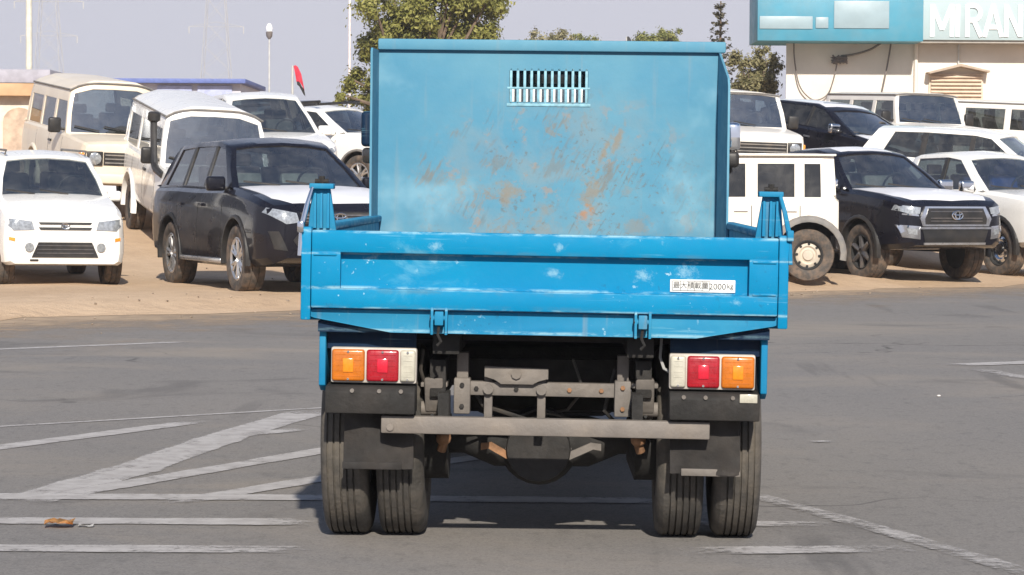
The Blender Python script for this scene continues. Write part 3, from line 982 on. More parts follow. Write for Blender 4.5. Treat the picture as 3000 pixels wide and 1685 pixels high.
def trim_lc70(c, snorkel=False, lampmat=None, bullbar=False):
    c.patch('grille', 'front', [(-.46, .84), (.46, .84), (.46, 1.04), (-.46, 1.04)], .012, M_PLAST)
    for z in (.88, .94, 1.0):
        c.patch('grille_bar', 'front', [(-.44, z - .010), (.44, z - .010), (.44, z + .010), (-.44, z + .010)], .026, M_GREY)
    for sy in (1, -1):
        p, d = c.hit('front', sy * .60, .94)
        bz = MB(); bz.box(p.x - .05, p.x + .03, sy * .60 - .125, sy * .60 + .125, .83, 1.05, .012)
        o = bz.build('headlight_bezel', M_PLAST, c.root)
        hl = MB(); hl.lathe([(.095, 0), (.095, .035), (.06, .05), (0, .055)], 24, 'x', (p.x + .01, sy * .60, .94))
        hl.build('headlight', M_LAMP, o)
        am = MB(); am.box(p.x - .20, p.x - .02, sy * .775 - .045, sy * .775 + .03, .85, 1.02, .015)
        am.build('indicator', M_AMBER, c.root)
    bp = MB(); bp.box(2.10, 2.24, -.84, .84, .56, .72, .03, seg=3)
    bp.build('front_bumper', M_CHROME if c.paint is M_WHITE else c.paint, c.root)
    c.seams((.78, -.27, -1.31), .56, 1.18)
    c.handles((-.10,), 1.08, M_PLAST)
    c.mirror(.66, 1.36, M_PLAST, (.09, .20, .24), .16)
    c.arch_trim(c.paint, c.sp['wr'] + .085, .06, .03)
    f = c.sp['cols'][0][2]
    for sy in (1, -1):
        m = MB(); m.tube([(c.sp['cols'][0][1] + .03, sy * (c.sp['roof_w'] + .012), f - .01), (c.sp['cols'][-1][1], sy * (c.sp['roof_w'] + .012), f - .01)], .016, 6); m.build('drip_rail', M_GREY, c.root)
    m = MB(); m.tube([(c.sp['cols'][0][1] + .03 + .045 * (1 - (k / 6) ** 2), k / 6 * (c.sp['roof_w'] + .01), f - .01 + c.sp['roof_crown'] * .80 * (1 - abs(k / 6) ** 4)) for k in range(-6, 7)], .014, 6); m.build('drip_rail', M_GREY, c.root)
    if snorkel:
        m = MB()
        y = -.885
        m.tube([(1.25, -.83, 1.14), (1.0, -.88, 1.19), (.84, y, 1.24), (.74, y, 1.40), (.60, y, 1.75), (.58, y, 1.86)], [.05, .055, .055, .05, .05, .05], 10)
        m.tube([(.58, y, 1.84), (.58, y, 1.87), (.58, y, 1.97), (.58, y, 1.99)], [.05, .095, .095, .06], 14)
        m.build('snorkel', M_PLAST, c.root)

G1 = 'vehicles parked on the sandy lot'
# dark wagon in front, on the left
c = Car('black_suv', 'black sport utility car with silver alloy wheels and pale bonnet film beside small white car', G1, spec_suv(1.80), M_BLACK, (-3.06, 30.5), 23, seatmat=M_SEATL)
trim_suv(c)
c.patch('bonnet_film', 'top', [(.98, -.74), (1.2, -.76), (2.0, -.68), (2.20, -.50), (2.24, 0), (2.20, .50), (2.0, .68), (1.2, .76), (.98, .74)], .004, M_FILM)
# small white car
c = Car('small_white_car', 'small white five door car with roof rails and twin slot grille', G1, spec_mini(), M_WHITE, (-6.16, 32.3), 19, seatmat=M_SEAT)
c.patch('upper_grille', 'front', [(-.30, .765), (.30, .765), (.32, .79), (-.32, .79)], .014, M_PLAST)
c.patch('upper_grille', 'front', [(-.30, .70), (.30, .70), (.32, .73), (-.32, .73)], .014, M_PLAST)
c.emblem(0, .745, .05, .02)
c.mirrored('headlight', 'front', [(.37, .70), (.62, .69), (.715, .78), (.66, .83), (.40, .80)], .012, M_LAMP)
c.patch('lower_grille', 'front', [(-.40, .37), (.40, .37), (.32, .55), (-.32, .55)], .014, M_PLAST)
for z in (.42, .465, .51):
    c.patch('grille_bar', 'front', [(-.34, z - .006), (.34, z - .006), (.34, z + .006), (-.34, z + .006)], .022, M_DALLOY)
c.mirrored('fog_lamp', 'front', [(.43 + .055 * math.cos(k * math.pi / 5), .49 + .055 * math.sin(k * math.pi / 5)) for k in range(10)], .02, M_LAMP)
c.mirrored('indicator', 'front', [(.60, .56), (.67, .57), (.67, .61), (.60, .60)], .012, M_AMBER)
c.patch('bumper_slot', 'front', [(-.42, .325), (-.32, .325), (-.32, .345), (-.42, .345)], .012, M_PLAST)
c.seams((.70, -.24, -1.04), .32, 1.0); c.handles((-.10, -.92), .92, M_WHITE)
c.rails(.20, -1.5, 1.625, .50, M_GREY)
c.mirror(.62, 1.08, M_WHITE, (.09, .18, .13), .11)
# tall white wagon with snorkel
c = Car('white_high_roof_wagon', 'white high roof off road wagon with black snorkel pipe', G1, dict(spec_lc70(True), dark_sides=True), M_WHITE, (-4.92, 38.0), 17)
trim_lc70(c, True)
# beige high roof wagon
c = Car('beige_high_roof_wagon', 'dusty beige high roof off road wagon with one round headlight showing', G1, spec_lc70(True), M_BEIGE, (-6.85, 41.7), 21)
trim_lc70(c)
# white wagon behind the snorkel wagon
c = Car('white_suv', 'large white sport utility car with dark windscreen behind snorkel wagon', G1, spec_suv(1.92), M_WHITE, (-4.75, 45.2), 17)
trim_suv(c)
# white wagon turned sideways by the headboard
c = Car('white_suv', 'white sport utility car with dark roof rails turned sideways behind truck headboard', G1, spec_suv(1.76), M_WHITE, (-3.35, 50.5), 52, 'c')
trim_suv(c); c.rails(.1, -1.9, 1.82, .56, M_PLAST, .03)
c = Car('grey_suv', 'dark grey car roof showing above white cars by the flag pole', G1, spec_suv(2.1), P('grey_paint', (.20, .20, .23), .3, coat=.8, var=.1, dust=.1), (-4.35, 57.2), 20, 'c')
trim_suv(c)
# right: boxy white five-door
c = Car('white_boxy_car', 'boxy white five door off roader with beige steel wheel and dark arch flares', G1, spec_boxy(), P('dusty_cream_paint', (.70, .655, .58), .4, coat=.3, var=.03, vscale=1.2, dust=.15), (3.92, 35.3), -91, 'rl')
c.arch_trim(M_GREY, .42, .085, .05)
c.both('sill_cladding', [(-.86, .36), (.86, .36), (.86, .47), (-.86, .47)], .02, M_GREY)
c.both('rear_cladding', [(-1.67, .44), (-1.62, .44), (-1.62, .60), (-1.67, .60)], .03, M_GREY)
c.seams((.76, -.54, -1.18), .46, 1.05); c.handles((-.40, -1.05), .94, M_WHITE); c.mirror(.62, 1.16, M_PLAST, (.09, .18, .18))
c.mirrored('headlight', 'front', [(.52 + .10 * math.cos(k * math.pi / 6), .80 + .10 * math.sin(k * math.pi / 6)) for k in range(12)], .02, M_LAMP)
c.patch('grille', 'front', [(-.38, .70), (.38, .70), (.38, .90), (-.38, .90)], .012, M_PLAST)
sb = MB(); sb.box(-1.76, -1.66, -.76, .76, .42, .60, .03); sb.build('rear_bumper', M_GREY, c.root)
rl = MB()
for sy in (1, -1): rl.box(-1.66, .50, sy * .70 - .03, sy * .70 + .03, 1.655, 1.685, .01)
rl.build('drip_rail', c.paint, c.root)
# black pickup
c = Car('black_pickup', 'black double cab pickup with chrome grille and pale film on bonnet', G1, spec_pickup(), M_BLACK, (4.92, 36.9), 25, cat='pickup', lean=.15, dz=-.03, seatmat=M_SEATL)
trim_pickup(c)
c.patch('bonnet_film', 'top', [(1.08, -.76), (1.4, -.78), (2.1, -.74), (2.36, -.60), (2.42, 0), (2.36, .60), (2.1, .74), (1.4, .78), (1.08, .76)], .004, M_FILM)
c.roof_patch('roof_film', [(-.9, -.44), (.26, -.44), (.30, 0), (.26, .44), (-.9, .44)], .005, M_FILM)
# white pickup cut by the picture edge
sp = spec_pickup(); sp['rimstyle'] = 'chrome'
c = Car('white_pickup', 'white double cab pickup with chrome steel wheels and blue seat covers beside black pickup', G1, sp, M_WHITE, (7.28, 39.4), 27, cat='pickup', lean=.2, seatmat=M_SEATB)
trim_pickup(c)
# second row on the right
c = Car('black_car', 'black car with white filmed roof and bonnet parked behind black pickup', G1, spec_low(), M_BLACK, (6.35, 49.0), 36)
trim_pickup(c)
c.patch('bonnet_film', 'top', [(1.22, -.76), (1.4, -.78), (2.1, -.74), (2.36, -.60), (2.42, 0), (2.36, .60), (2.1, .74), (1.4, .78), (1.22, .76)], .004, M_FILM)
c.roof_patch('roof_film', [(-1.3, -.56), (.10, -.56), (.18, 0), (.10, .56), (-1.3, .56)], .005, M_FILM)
c = Car('white_off_roader', 'white square off road wagon showing its windscreen beside the truck headboard', G1, spec_lc70(False), M_WHITED, (3.50, 47.2), 10, lean=.6)
trim_lc70(c)
c = Car('white_off_roader', 'white square off road wagon facing the road under the wall vent', G1, spec_lc70(False), M_WHITED, (8.05, 53.6), 20, lean=.5)
trim_lc70(c)
c = Car('white_off_roader', 'white square off road wagon turned sideways under white sign panel', G1, spec_lc70(False), M_WHITED, (11.0, 56.5), 55, 'c', lean=.4)
trim_lc70(c)
c = Car('white_suv', 'white long car with dark side windows behind white pickup', G1, spec_suv(1.80), M_WHITE, (8.6, 48.2), 62, 'c', lean=.35)
trim_suv(c)
# ------------------------------------------------------------------ blue dump truck
def mat_bluepaint(name, base, fade, rust, scuff, streak):
    t = NT(name)
    v = t.coord('Object')
    col = t.mix(t.ramp(t.noise(v, 1.6, 5, .6), .3, .7), base, fade)
    if scuff:
        sx = t.n('ShaderNodeSeparateXYZ'); tcs = t.n('ShaderNodeTexCoord'); t.l(tcs.outputs['Object'], sx.inputs[0])
        edge = None
        for ze, wd in ((1.172, .010), (.965, .010), (.892, .008), (1.09, .006), (.81, .010)):
            e1 = t.ramp(t.math('ABSOLUTE', t.math('SUBTRACT', sx.outputs[2], ze)), 0, wd, 1, 0)
            edge = e1 if edge is None else t.math('MAXIMUM', edge, e1)
        ew = t.math('MULTIPLY', edge, t.ramp(t.noise(t.coord('Object', (1, 1, 3)), 7, 6, .7), .42, .60))
        col = t.mix(t.math('MULTIPLY', ew, .8 * scuff), col, (.27, .46, .53))
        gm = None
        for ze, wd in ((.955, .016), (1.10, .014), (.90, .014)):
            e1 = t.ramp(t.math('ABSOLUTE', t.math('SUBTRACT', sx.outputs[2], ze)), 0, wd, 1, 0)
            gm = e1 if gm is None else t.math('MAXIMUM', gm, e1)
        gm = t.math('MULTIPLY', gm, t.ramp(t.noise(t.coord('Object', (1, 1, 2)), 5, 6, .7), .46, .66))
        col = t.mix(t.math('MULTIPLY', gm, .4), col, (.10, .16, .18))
        spn = t.math('MULTIPLY', t.math('SUBTRACT', t.noise(v, 26, 7, .8), .48), 6.)
        for (qx0, qz0, qr) in ((.037, 1.035, .032), (.363, 1.03, .04), (-.405, 1.07, .028), (-.66, 1.07, .02), (-.62, 1.075, .02), (.70, .94, .022), (.52, 1.05, .05), (-.47, 1.03, .015), (-.40, 1.12, .03), (.05, 1.13, .025)):
            ax = t.math('SUBTRACT', sx.outputs[0], qx0); az = t.math('MULTIPLY', t.math('SUBTRACT', sx.outputs[2], qz0), 1.5)
            dq = t.math('ADD', t.math('MULTIPLY', t.math('SQRT', t.math('ADD', t.math('MULTIPLY', ax, ax), t.math('MULTIPLY', az, az))), 1 / qr), spn)
            col = t.mix(t.ramp(dq, -.3, 1.2, .5 * scuff, 0), col, (.30, .48, .56))
        sm = t.math('MULTIPLY', t.ramp(t.noise(t.coord('Object', (1, 1, 1.6)), 5.5, 7, .7, .5), .52, .72), t.ramp(t.noise(v, 1.7, 3), .44, .62))
        col = t.mix(t.math('MULTIPLY', sm, .38 * scuff), col, (.16, .40, .52))
        sc = t.math('MULTIPLY', t.ramp(t.noise(v, 15, 6, .75), .60, .70), t.ramp(t.noise(v, 2.1, 3), .50, .64))
        col = t.mix(t.math('MULTIPLY', sc, .7 * scuff), col, (.34, .52, .60))
        sc2 = t.math('MULTIPLY', t.ramp(t.noise(v, 42, 3, .6), .66, .72), t.ramp(t.noise(v, 1.3, 2), .48, .6))
        col = t.mix(t.math('MULTIPLY', sc2, .7 * scuff), col, (.36, .52, .60))
        hs = t.math('MULTIPLY', t.ramp(t.noise(t.coord('Object', (3, 1, 90)), 1., 4, .6), .60, .66), t.ramp(t.noise(v, 3, 3), .5, .62))
        col = t.mix(t.math('MULTIPLY', hs, .3), col, (.2, .42, .52))
        dk = t.math('MULTIPLY', t.ramp(t.noise(v, 26, 5, .7), .58, .68), t.ramp(t.noise(v, 2.7, 3), .48, .62))
        col = t.mix(t.math('MULTIPLY', dk, .4), col, (.015, .07, .13))
    if rust:
        # rust and gouges gathered low in the middle of the panel
        sep = t.n('ShaderNodeSeparateXYZ'); tc = t.n('ShaderNodeTexCoord'); t.l(tc.outputs['Object'], sep.inputs[0])
        dx = t.math('MULTIPLY', t.math('SUBTRACT', sep.outputs[0], .05), 1.45)
        dz = t.math('MULTIPLY', t.math('SUBTRACT', sep.outputs[2], 1.33), 2.1)
        d2 = t.math('ADD', t.math('MULTIPLY', dx, dx), t.math('MULTIPLY', dz, dz))
        zone = t.ramp(d2, .25, 1.45, 1, 0)
        sv = t.coord('Object', (1, 1, 1), (0, R(-27), 0))
        stain = t.ramp(t.noise(v, 3.4, 5, .6, .6), .46, .68)
        blot = t.math('MULTIPLY', t.ramp(t.noise(v, 11, 8, .8, .8), .52, .58), t.ramp(t.noise(v, 3.1, 4, .6), .46, .58))
        gou = t.math('MULTIPLY', t.ramp(t.noise(t.remap(sv, (34, 1, 3.4)), 1.0, 4, .6), .555, .60), t.ramp(t.noise(v, 2.9, 4, .6, .8), .50, .60))
        gou2 = t.math('MULTIPLY', t.ramp(t.noise(t.remap(sv, (60, 1, 6)), 1.0, 3, .6), .58, .62), t.ramp(t.noise(v, 2.6, 3), .50, .60))
        fine = t.math('MULTIPLY', t.ramp(t.noise(v, 38, 4, .7), .57, .63), t.ramp(t.noise(v, 4.4, 3), .46, .56))
        col = t.mix(t.math('MULTIPLY', t.math('MULTIPLY', stain, zone), .35 * rust), col, (.25, .255, .235))
        col = t.mix(t.math('MULTIPLY', t.math('MULTIPLY', blot, zone), .55 * rust), col, (.21, .175, .135))
        col = t.mix(t.math('MULTIPLY', t.math('MULTIPLY', gou, zone), .3 * rust), col, (.17, .13, .09))
        col = t.mix(t.math('MULTIPLY', t.math('MULTIPLY', gou2, zone), .4 * rust), col, (.10, .11, .11))
        col = t.mix(t.math('MULTIPLY', t.math('MULTIPLY', fine, zone), .55 * rust), col, (.12, .115, .10))
        core = t.math('MULTIPLY', t.ramp(t.noise(v, 6.5, 5, .65), .59, .66), zone)
        col = t.mix(t.math('MULTIPLY', core, .5 * rust), col, (.30, .20, .13))
        low = t.math('MULTIPLY', t.ramp(sep.outputs[2], .88, 1.25, 1, 0), t.ramp(t.noise(t.coord('Object', (5, 1, 1.2)), 2.2, 5, .6), .40, .62))
        col = t.mix(t.math('MULTIPLY', low, .5 * rust), col, (.30, .28, .23))
        nzb = t.noise(v, 13, 6, .75)
        nzs = t.noise(t.remap(sv, (40, 1, 9)), 1., 4, .65)
        BL = [(-.206, 1.327, .06, .05, 0, 0, .75), (.194, 1.327, .07, .075, 25, 0, .8), (.156, 1.213, .045, .04, 0, 1, .9), (-.025, 1.24, .03, .05, 0, 0, .5), (-.416, 1.384, .03, .07, 10, 0, .55),
              (-.587, 1.394, .05, .08, 30, 2, .8), (.404, 1.48, .04, .03, 0, 0, .6), (.366, 1.346, .05, .05, 0, 0, .45), (-.454, 1.60, .035, .02, 0, 2, .6), (.022, 1.65, .035, .05, 40, 2, .7),
              (.308, 1.555, .018, .11, 22, 0, .8), (.250, 1.50, .020, .13, 22, 0, .85), (.29, 1.40, .05, .09, 25, 2, .8), (.613, 1.327, .04, .07, 15, 2, .4), (-.03, 1.14, .09, .05, 0, 0, .5), (.42, 1.15, .10, .05, 0, 0, .5), (-.26, 1.46, .08, .05, 0, 2, .6), (.02, 1.44, .10, .06, 0, 2, .6)]
        for (bx, bz, rx, rz, an, kind, stg) in BL:
            ca, sa = math.cos(R(an)), math.sin(R(an))
            qx = t.math('SUBTRACT', sep.outputs[0], bx); qz = t.math('SUBTRACT', sep.outputs[2], bz)
            ux = t.math('MULTIPLY', t.math('SUBTRACT', t.math('MULTIPLY', qx, ca), t.math('MULTIPLY', qz, sa)), 1 / rx)
            uz = t.math('MULTIPLY', t.math('ADD', t.math('MULTIPLY', qx, sa), t.math('MULTIPLY', qz, ca)), 1 / rz)
            dd = t.math('SQRT', t.math('ADD', t.math('MULTIPLY', ux, ux), t.math('MULTIPLY', uz, uz)))
            nn = nzs if kind == 2 else nzb
            dd = t.math('ADD', dd, t.math('MULTIPLY', t.math('SUBTRACT', nn, .47), 8.0 if kind == 2 else 5.5))
            col = t.mix(t.ramp(dd, .1, 1.35, stg * .9, 0), col, ((.23, .185, .13), (.33, .17, .08), (.16, .165, .155))[kind])
        pale = t.ramp(t.noise(v, 2.4, 4), .55, .75, 0, .35)
        col = t.mix(pale, col, (.33, .52, .60))
    if streak:
        sk = t.ramp(t.noise(t.coord('Object', (14, 14, .8)), 1.6, 4), .58, .75)
        col = t.mix(t.math('MULTIPLY', sk, streak), col, (.30, .27, .22))
    h = t.noise(v, 7, 4)
    return t.done(t.bsdf(col, t.ramp(t.noise(v, 18, 4), .3, .7, .52, .72), 0, .0, t.bump(h, .18, .02), .15))

B_GATE = mat_bluepaint('blue_gate_paint', (.0, .18, .365), (.0, .205, .385), 0, 1., 0)
B_BED = mat_bluepaint('blue_bed_paint', (.006, .165, .33), (.026, .215, .36), 0, .9, .25)
B_HEAD = mat_bluepaint('faded_blue_paint', (.068, .225, .34), (.105, .265, .36), 1., 0, .15)
B_SHADE = mat_bluepaint('dark_blue_shade', (.002, .012, .035), (.004, .02, .05), 0, .3, .2)  # truck blue darkened with the shade under the sill; also on left mirror
M_STEEL = P('dusty_steel', (.15, .135, .122), .75, .15, var=.2, vscale=9, bump=.3, bscale=40, dust=.5, dustcol=(.20, .168, .138))
M_FRAME = P('chassis_black', (.010, .0095, .009), .8, .0, var=.3, vscale=8, bump=.3, dust=.22, dustcol=(.07, .055, .045))
M_TTYRE = P('truck_tyre_rubber', (.05, .046, .041), .88, var=.35, vscale=10, bump=.35, bscale=70, dust=.75, dustcol=(.145, .122, .096))
M_FLAP = P('mud_flap_rubber', (.018, .016, .015), .85, var=.35, vscale=7, bump=.4, bscale=30, dust=.55, dustcol=(.058, .047, .039))
M_PLATE = P('plate_white', (.72, .72, .70), .5, var=.06, vscale=20, dust=.2)
M_INK = P('black_ink', (.03, .03, .03), .6)
M_LENSW = P('white_lens', (.42, .40, .33), .3, coat=.5, var=.1, vscale=30)
M_RUST = P('rusty_bracket', (.23, .12, .06), .85, var=.35, vscale=15, bump=.4)
M_MIRR = P('mirror_glass', (.85, .87, .9), .04, 1., var=.02)

T = thing('dump_truck', 'blue dump truck with tall scratched headboard seen from behind', 'truck', (.104, 9.70, 0), (0, 0, R(-1.3)))
TILT = (0, R(.75), 0)      # the body leans a little to its right on the springs

# bed
m = MB()
m.box(-.83, .83, .06, 3.05, .80, .84)
m.build('bed_floor', B_SHADE, T, rot=TILT)
for x in (-.36, .36):
    m = MB(); m.box(x - .05, x + .05, .14, 3.0, .72, .798, .004); m.build('bed_beam', M_FRAME, T, rot=TILT)
for k in range(6):
    m = MB(); m.box(-.80, .80, .35 + k * .5, .40 + k * .5, .762, .799); m.build('bed_cross_beam', M_FRAME, T, rot=TILT)
for s in (-1, 1):
    m = MB()
    m.box(s * .845 - .018, s * .845 + .018, .112, 3.04, .84, 1.165, .005)
    m.box(s * .845 - .03, s * .845 + .03, .112, 3.04, 1.165, 1.195, .008)
    for k in range(5): m.box(s * .868 - .012, s * .868 + .012, .5 + k * .55, .56 + k * .55, .85, 1.16, .004)
    m.box(s * .868 - .012, s * .868 + .012, .112, 3.04, .84, .90, .004)
    m.build('side_panel', B_BED, T, rot=TILT)
# corner posts with gusset ears
for s in (-1, 1):
    m = MB()
    m.box(s * .872 - .018, s * .872 + .018, .004, .11, .845, 1.185, .005)
    m.build('corner_post', B_GATE, T, rot=TILT)
    e = MB()
    pr = [(s * .875, 1.17), (s * .77, 1.17), (s * .795, 1.325), (s * .80, 1.335), (s * .855, 1.335), (s * .862, 1.32)]
    e.prism(pr, 'y', .085, .11, .004)
    for xr in (.80, .825, .848): e.prism([(s * (xr - .006), 1.18), (s * (xr + .006), 1.18), (s * (xr + .004), 1.31), (s * (xr - .004), 1.31)], 'y', .062, .09, .002)
    e.box(s * .825 - .045, s * .825 + .045, .055, .125, 1.325, 1.345, .004)
    o = e.build('gate_ear', B_BED, T, rot=TILT)
    p = MB()
    p.tube([(s * .80, .07, 1.352), (s * .85, .07, 1.352)], .010, 8)
    p.tube([(s * .825, .07, 1.34), (s * .825, .07, 1.372)], .011, 8)
    p.build('gate_pin', M_FRAME, o)
    lt = MB()
    lt.tube([(s * .858, .06, 1.33), (s * .874, .04, 1.27), (s * .890, .02, 1.19), (s * .896, .005, 1.08)], [.007, .009, .010, .008], 8)
    lt.box(s * .893 - .012, s * .893 + .012, -.01, .03, 1.165, 1.205, .004)
    lt.build('gate_latch', M_CHROME if s < 0 else B_BED, T, rot=TILT)
# tailgate: frame with a sunk panel
m = MB()
zt0, zr1, zr0, zb0 = 1.175, 1.094, .963, .89
xl, xr = -.746, .747
m.box(-.852, .852, 0, .058, zr1, zt0, .006)
m.box(-.852, .852, 0, .058, zb0, zr0, .006)
m.box(-.852, xl, .001, .057, zr0 - .004, zr1 + .004, .001)
m.box(xr, .852, .001, .057, zr0 - .004, zr1 + .004, .001)
m.box(xl - .01, xr + .01, .042, .052, zr0 - .01, zr1 + .01)
m.box(-.845, -.76, -.004, .002, 1.082, 1.092, .002); m.box(.76, .845, -.004, .002, 1.082, 1.092, .002)
m.box(.76, .845, -.004, .002, .965, .973, .002)
GATE = m.build('tailgate', B_GATE, T, rot=TILT)
# load plate with its lettering
m = MB(); m.box(.461, .699, .0365, .0425, .972, 1.018, .001)
PL = m.build('load_plate', M_PLATE, T, rot=TILT)
me = text_mesh('最大積載量', .0262, .0004, M_INK)
link('plate_lettering', me, PL, (.537, .0358, .9955), (R(90), 0, 0))
me = text_mesh('2000', .0315, .0004, M_INK)
link('plate_lettering', me, PL, (.634, .0358, .993), (R(90), 0, 0))
me = text_mesh('kg', .026, .0004, M_INK)
link('plate_lettering', me, PL, (.680, .0358, .996), (R(90), 0, 0))
m = MB()
for x in (.470, .499, .526, .551, .578, .605): m.box(x - .0008, x + .0008, .0355, .037, .977, 1.013)
for z in (.9775, 1.0125): m.box(.4695, .6055, .0356, .037, z - .0008, z + .0008)
m.build('plate_border', M_INK, PL)
# rear sill and hinges
m = MB()
m.prism([(-.885, .886), (.885, .886), (.885, .862), (.84, .852), (.56, .803), (-.56, .803), (-.84, .852), (-.885, .862)], 'y', .032, .11, .005)
m.build('rear_sill', B_BED, T, rot=TILT)
for x in (-.381, .363):
    m = MB()
    for dx in (-.026, .026): m.box(x + dx - .005, x + dx + .005, -.012, .04, .80, .90, .002)
    m.tube([(x - .03, 0, .86), (x + .03, 0, .86)], .010, 10)
    m.box(x - .016, x + .016, -.018, .035, .835, .885, .003)
    h = m.build('hinge', B_BED, T, rot=TILT)
    q = MB(); q.tube([(x, .0, .84), (x - .004, -.004, .80), (x + .008, 0, .775), (x - .006, .004, .76)], .006, 6)
    q.tube([(x - .034, 0, .86), (x - .029, 0, .86)], .013, 8)
    q.build('hinge_pin', M_FRAME, h)
# headboard with a barred opening and two wings
gx0, gx1, gz0, gz1 = -.202, .175, 1.75, 1.90
hx0, hx1 = -.826, .792
m = MB()
xs_ = [hx0, gx0, gx1, hx1]; zs_ = [.84, gz0, gz1, 1.996]
for i in range(3):
    for j in range(3):
        if i == 1 and j == 1: continue
        m.grid([[(xs_[i], 3.04, zs_[j]), (xs_[i + 1], 3.04, zs_[j])], [(xs_[i], 3.04, zs_[j + 1]), (xs_[i + 1], 3.04, zs_[j + 1])]])
bmesh.ops.remove_doubles(m.bm, verts=m.bm.verts[:], dist=.001)
bmesh.ops.recalc_face_normals(m.bm, faces=m.bm.faces[:])
bmesh.ops.solidify(m.bm, geom=m.bm.faces[:], thickness=.008)
HB = m.build('headboard', B_HEAD, T, rot=(0, R(.35), 0))
m = MB(); m.box(hx0 - .004, hx1 + .036, 3.005, 3.08, 1.992, 2.045, .008)
m.box(hx0, hx1, 3.030, 3.038, 1.984, 1.992)
m.build('headboard_cap', B_HEAD, HB)
for s, x0, x1, mt in ((-1, hx0, hx0 - .004, B_HEAD), (1, hx1, hx1 + .030, B_HEAD)):
    m = MB()
    prof = [(3.045, .84), (3.045, 1.99), (3.0, 1.99), (2.70, 1.86 if s > 0 else 1.985), (2.68, 1.82 if s > 0 else 1.97), (2.68, .84)]
    va = [m.bm.verts.new((x0 + (x1 - x0) * (3.045 - p[0]) / .365, p[0], p[1])) for p in prof]
    vb = [m.bm.verts.new((v.co.x + s * .010, v.co.y, v.co.z)) for v in va]
    m.bm.faces.new(va); m.bm.faces.new(vb[::-1])
    for i in range(6): m.bm.faces.new((va[i], vb[i], vb[(i + 1) % 6], va[(i + 1) % 6]))
    bmesh.ops.recalc_face_normals(m.bm, faces=m.bm.faces[:])
    m.build('headboard_wing', mt, HB)
M_BAR = P('pale_bar_paint', (.20, .40, .48), .6, var=.2, vscale=30)
for k in range(12):
    x = gx0 + .008 + k * (gx1 - gx0 - .016) / 11
    m = MB(); m.box(x - .0065, x + .0065, 3.032, 3.046, gz0 - .01, gz1 + .012, .002)
    m.build('window_bar', M_BAR, HB)
m = MB(); m.box(gx0 - .01, gx1 + .01, 3.030, 3.050, 1.812, 1.822, .002); m.box(gx0 - .012, gx1 + .012, 3.028, 3.04, gz0 - .02, gz0 - .006, .002)
m.build('window_rail', M_BAR, HB)
m = MB(); m.box(-.010, -.004, 3.034, 3.040, 1.905, 1.985); m.build('headboard_crack', M_RUST, HB)
m = MB(); m.prism([(-.40, 1.875), (-.378, 1.875), (-.389, 1.905)], 'y', 3.035, 3.042); m.build('red_mark', P('red_mark_paint', (.30, .06, .07), .7), HB)
for x in (-.70, -.52, -.30, -.12, .02, .27, .62):
    m = MB(); m.ball((x, 3.037, 1.975), .014, 1, (1, .3, .8)); m.build('weld_spot', M_RUST, HB)

# cab ahead of the headboard
m = MB()
m.prism([(3.17, .50), (3.17, 1.80), (3.24, 1.97), (3.9, 2.0), (4.35, 1.96), (4.74, 1.28), (4.80, 1.10), (4.80, .45), (4.2, .45), (4.1, .80), (3.5, .80), (3.42, .50)], 'x', -.80, .80, .04)
CAB = m.build('cab', B_GATE, T, rot=(0, R(.35), 0))
m = MB(); m.box(-.55, .55, 3.150, 3.169, 1.45, 1.818, .004); m.build('cab_rear_panel', M_WHITE, CAB)
m = MB(); m.box(-.50, .50, 3.155, 3.21, 1.828, 1.935, .004); m.build('cab_rear_window', P('dark_cab_glass', (.02, .035, .035), .06, coat=1.), CAB)
m = MB(); m.prism([(4.40, 1.93), (4.755, 1.30), (4.77, 1.30), (4.42, 1.94)], 'x', -.70, .70); m.build('cab_windscreen', M_GLASSD, CAB)
for s in (-1, 1):
    m = MB(); m.prism([(3.45, 1.32), (3.45, 1.86), (4.28, 1.86), (4.58, 1.32)], 'x', s * .803 - .004, s * .803 + .004); m.build('cab_side_window', M_GLASSD, CAB)
    m = MB(); m.prism([(3.38, .85), (3.38, 1.9), (4.32, 1.9), (4.66, 1.25), (4.66, .85)], 'x', s * .8 - .003, s * .8 + .003); m.build('cab_door', B_GATE, CAB)
    for nm, mt, z0, z1, w in (('mirror_glass', M_MIRR if s > 0 else B_SHADE, 1.55, 1.70, .085), ('lower_mirror', M_PLAST if s > 0 else M_GLASSD, 1.46, 1.545, .075)):
        cxm = s * (.955 if s > 0 else .985)
        g = MB(); g.box(cxm - w / 2, cxm + w / 2, 4.50, 4.56, z0, z1 + (.04 if s < 0 and nm == 'mirror_glass' else 0), .022, seg=3)
        g.build(nm, mt, CAB)
    g = MB(); g.tube([(s * .80, 4.6, 1.80), (s * .93, 4.57, 1.76), (s * .95, 4.57, 1.44), (s * .80, 4.62, 1.35)], .012, 8)
    g.build('mirror_arm', M_PLAST, CAB)
    g = MB(); g.box(s * .55 - .13, s * .55 + .13, 4.79, 4.83, .62, .78, .01); g.build('headlight', M_LAMP, CAB)
m = MB(); m.box(-.80, .80, 4.76, 4.90, .40, .56, .02); m.build('front_bumper', M_PLATE, CAB)

# chassis
for s in (-1, 1):
    m = MB(); m.box(s * .385 - .03, s * .385 + .03, .22, 4.6, .56, .70, .004); m.build('chassis_rail', M_FRAME, T)
m = MB()
for y in (.55, 1.3, 2.1, 2.9, 3.8): m.box(-.36, .36, y, y + .07, .58, .68)
m.tube([(0, .62, .37), (0, 2.6, .52)], .04, 12)
m.box(-.22, .22, 2.6, 3.6, .38, .62, .04)
m.box(-.34, .34, .98, 1.5, .44, .71, .03)  # block added to close the view under the bed and darken it
m.box(-.30, .30, 1.7, 2.4, .36, .70, .05)
m.box(.45, .75, 1.5, 2.2, .42, .68, .04); m.box(-.75, -.47, 1.5, 2.0, .45, .68, .03)
m.build('driveline_and_block', M_FRAME, T)
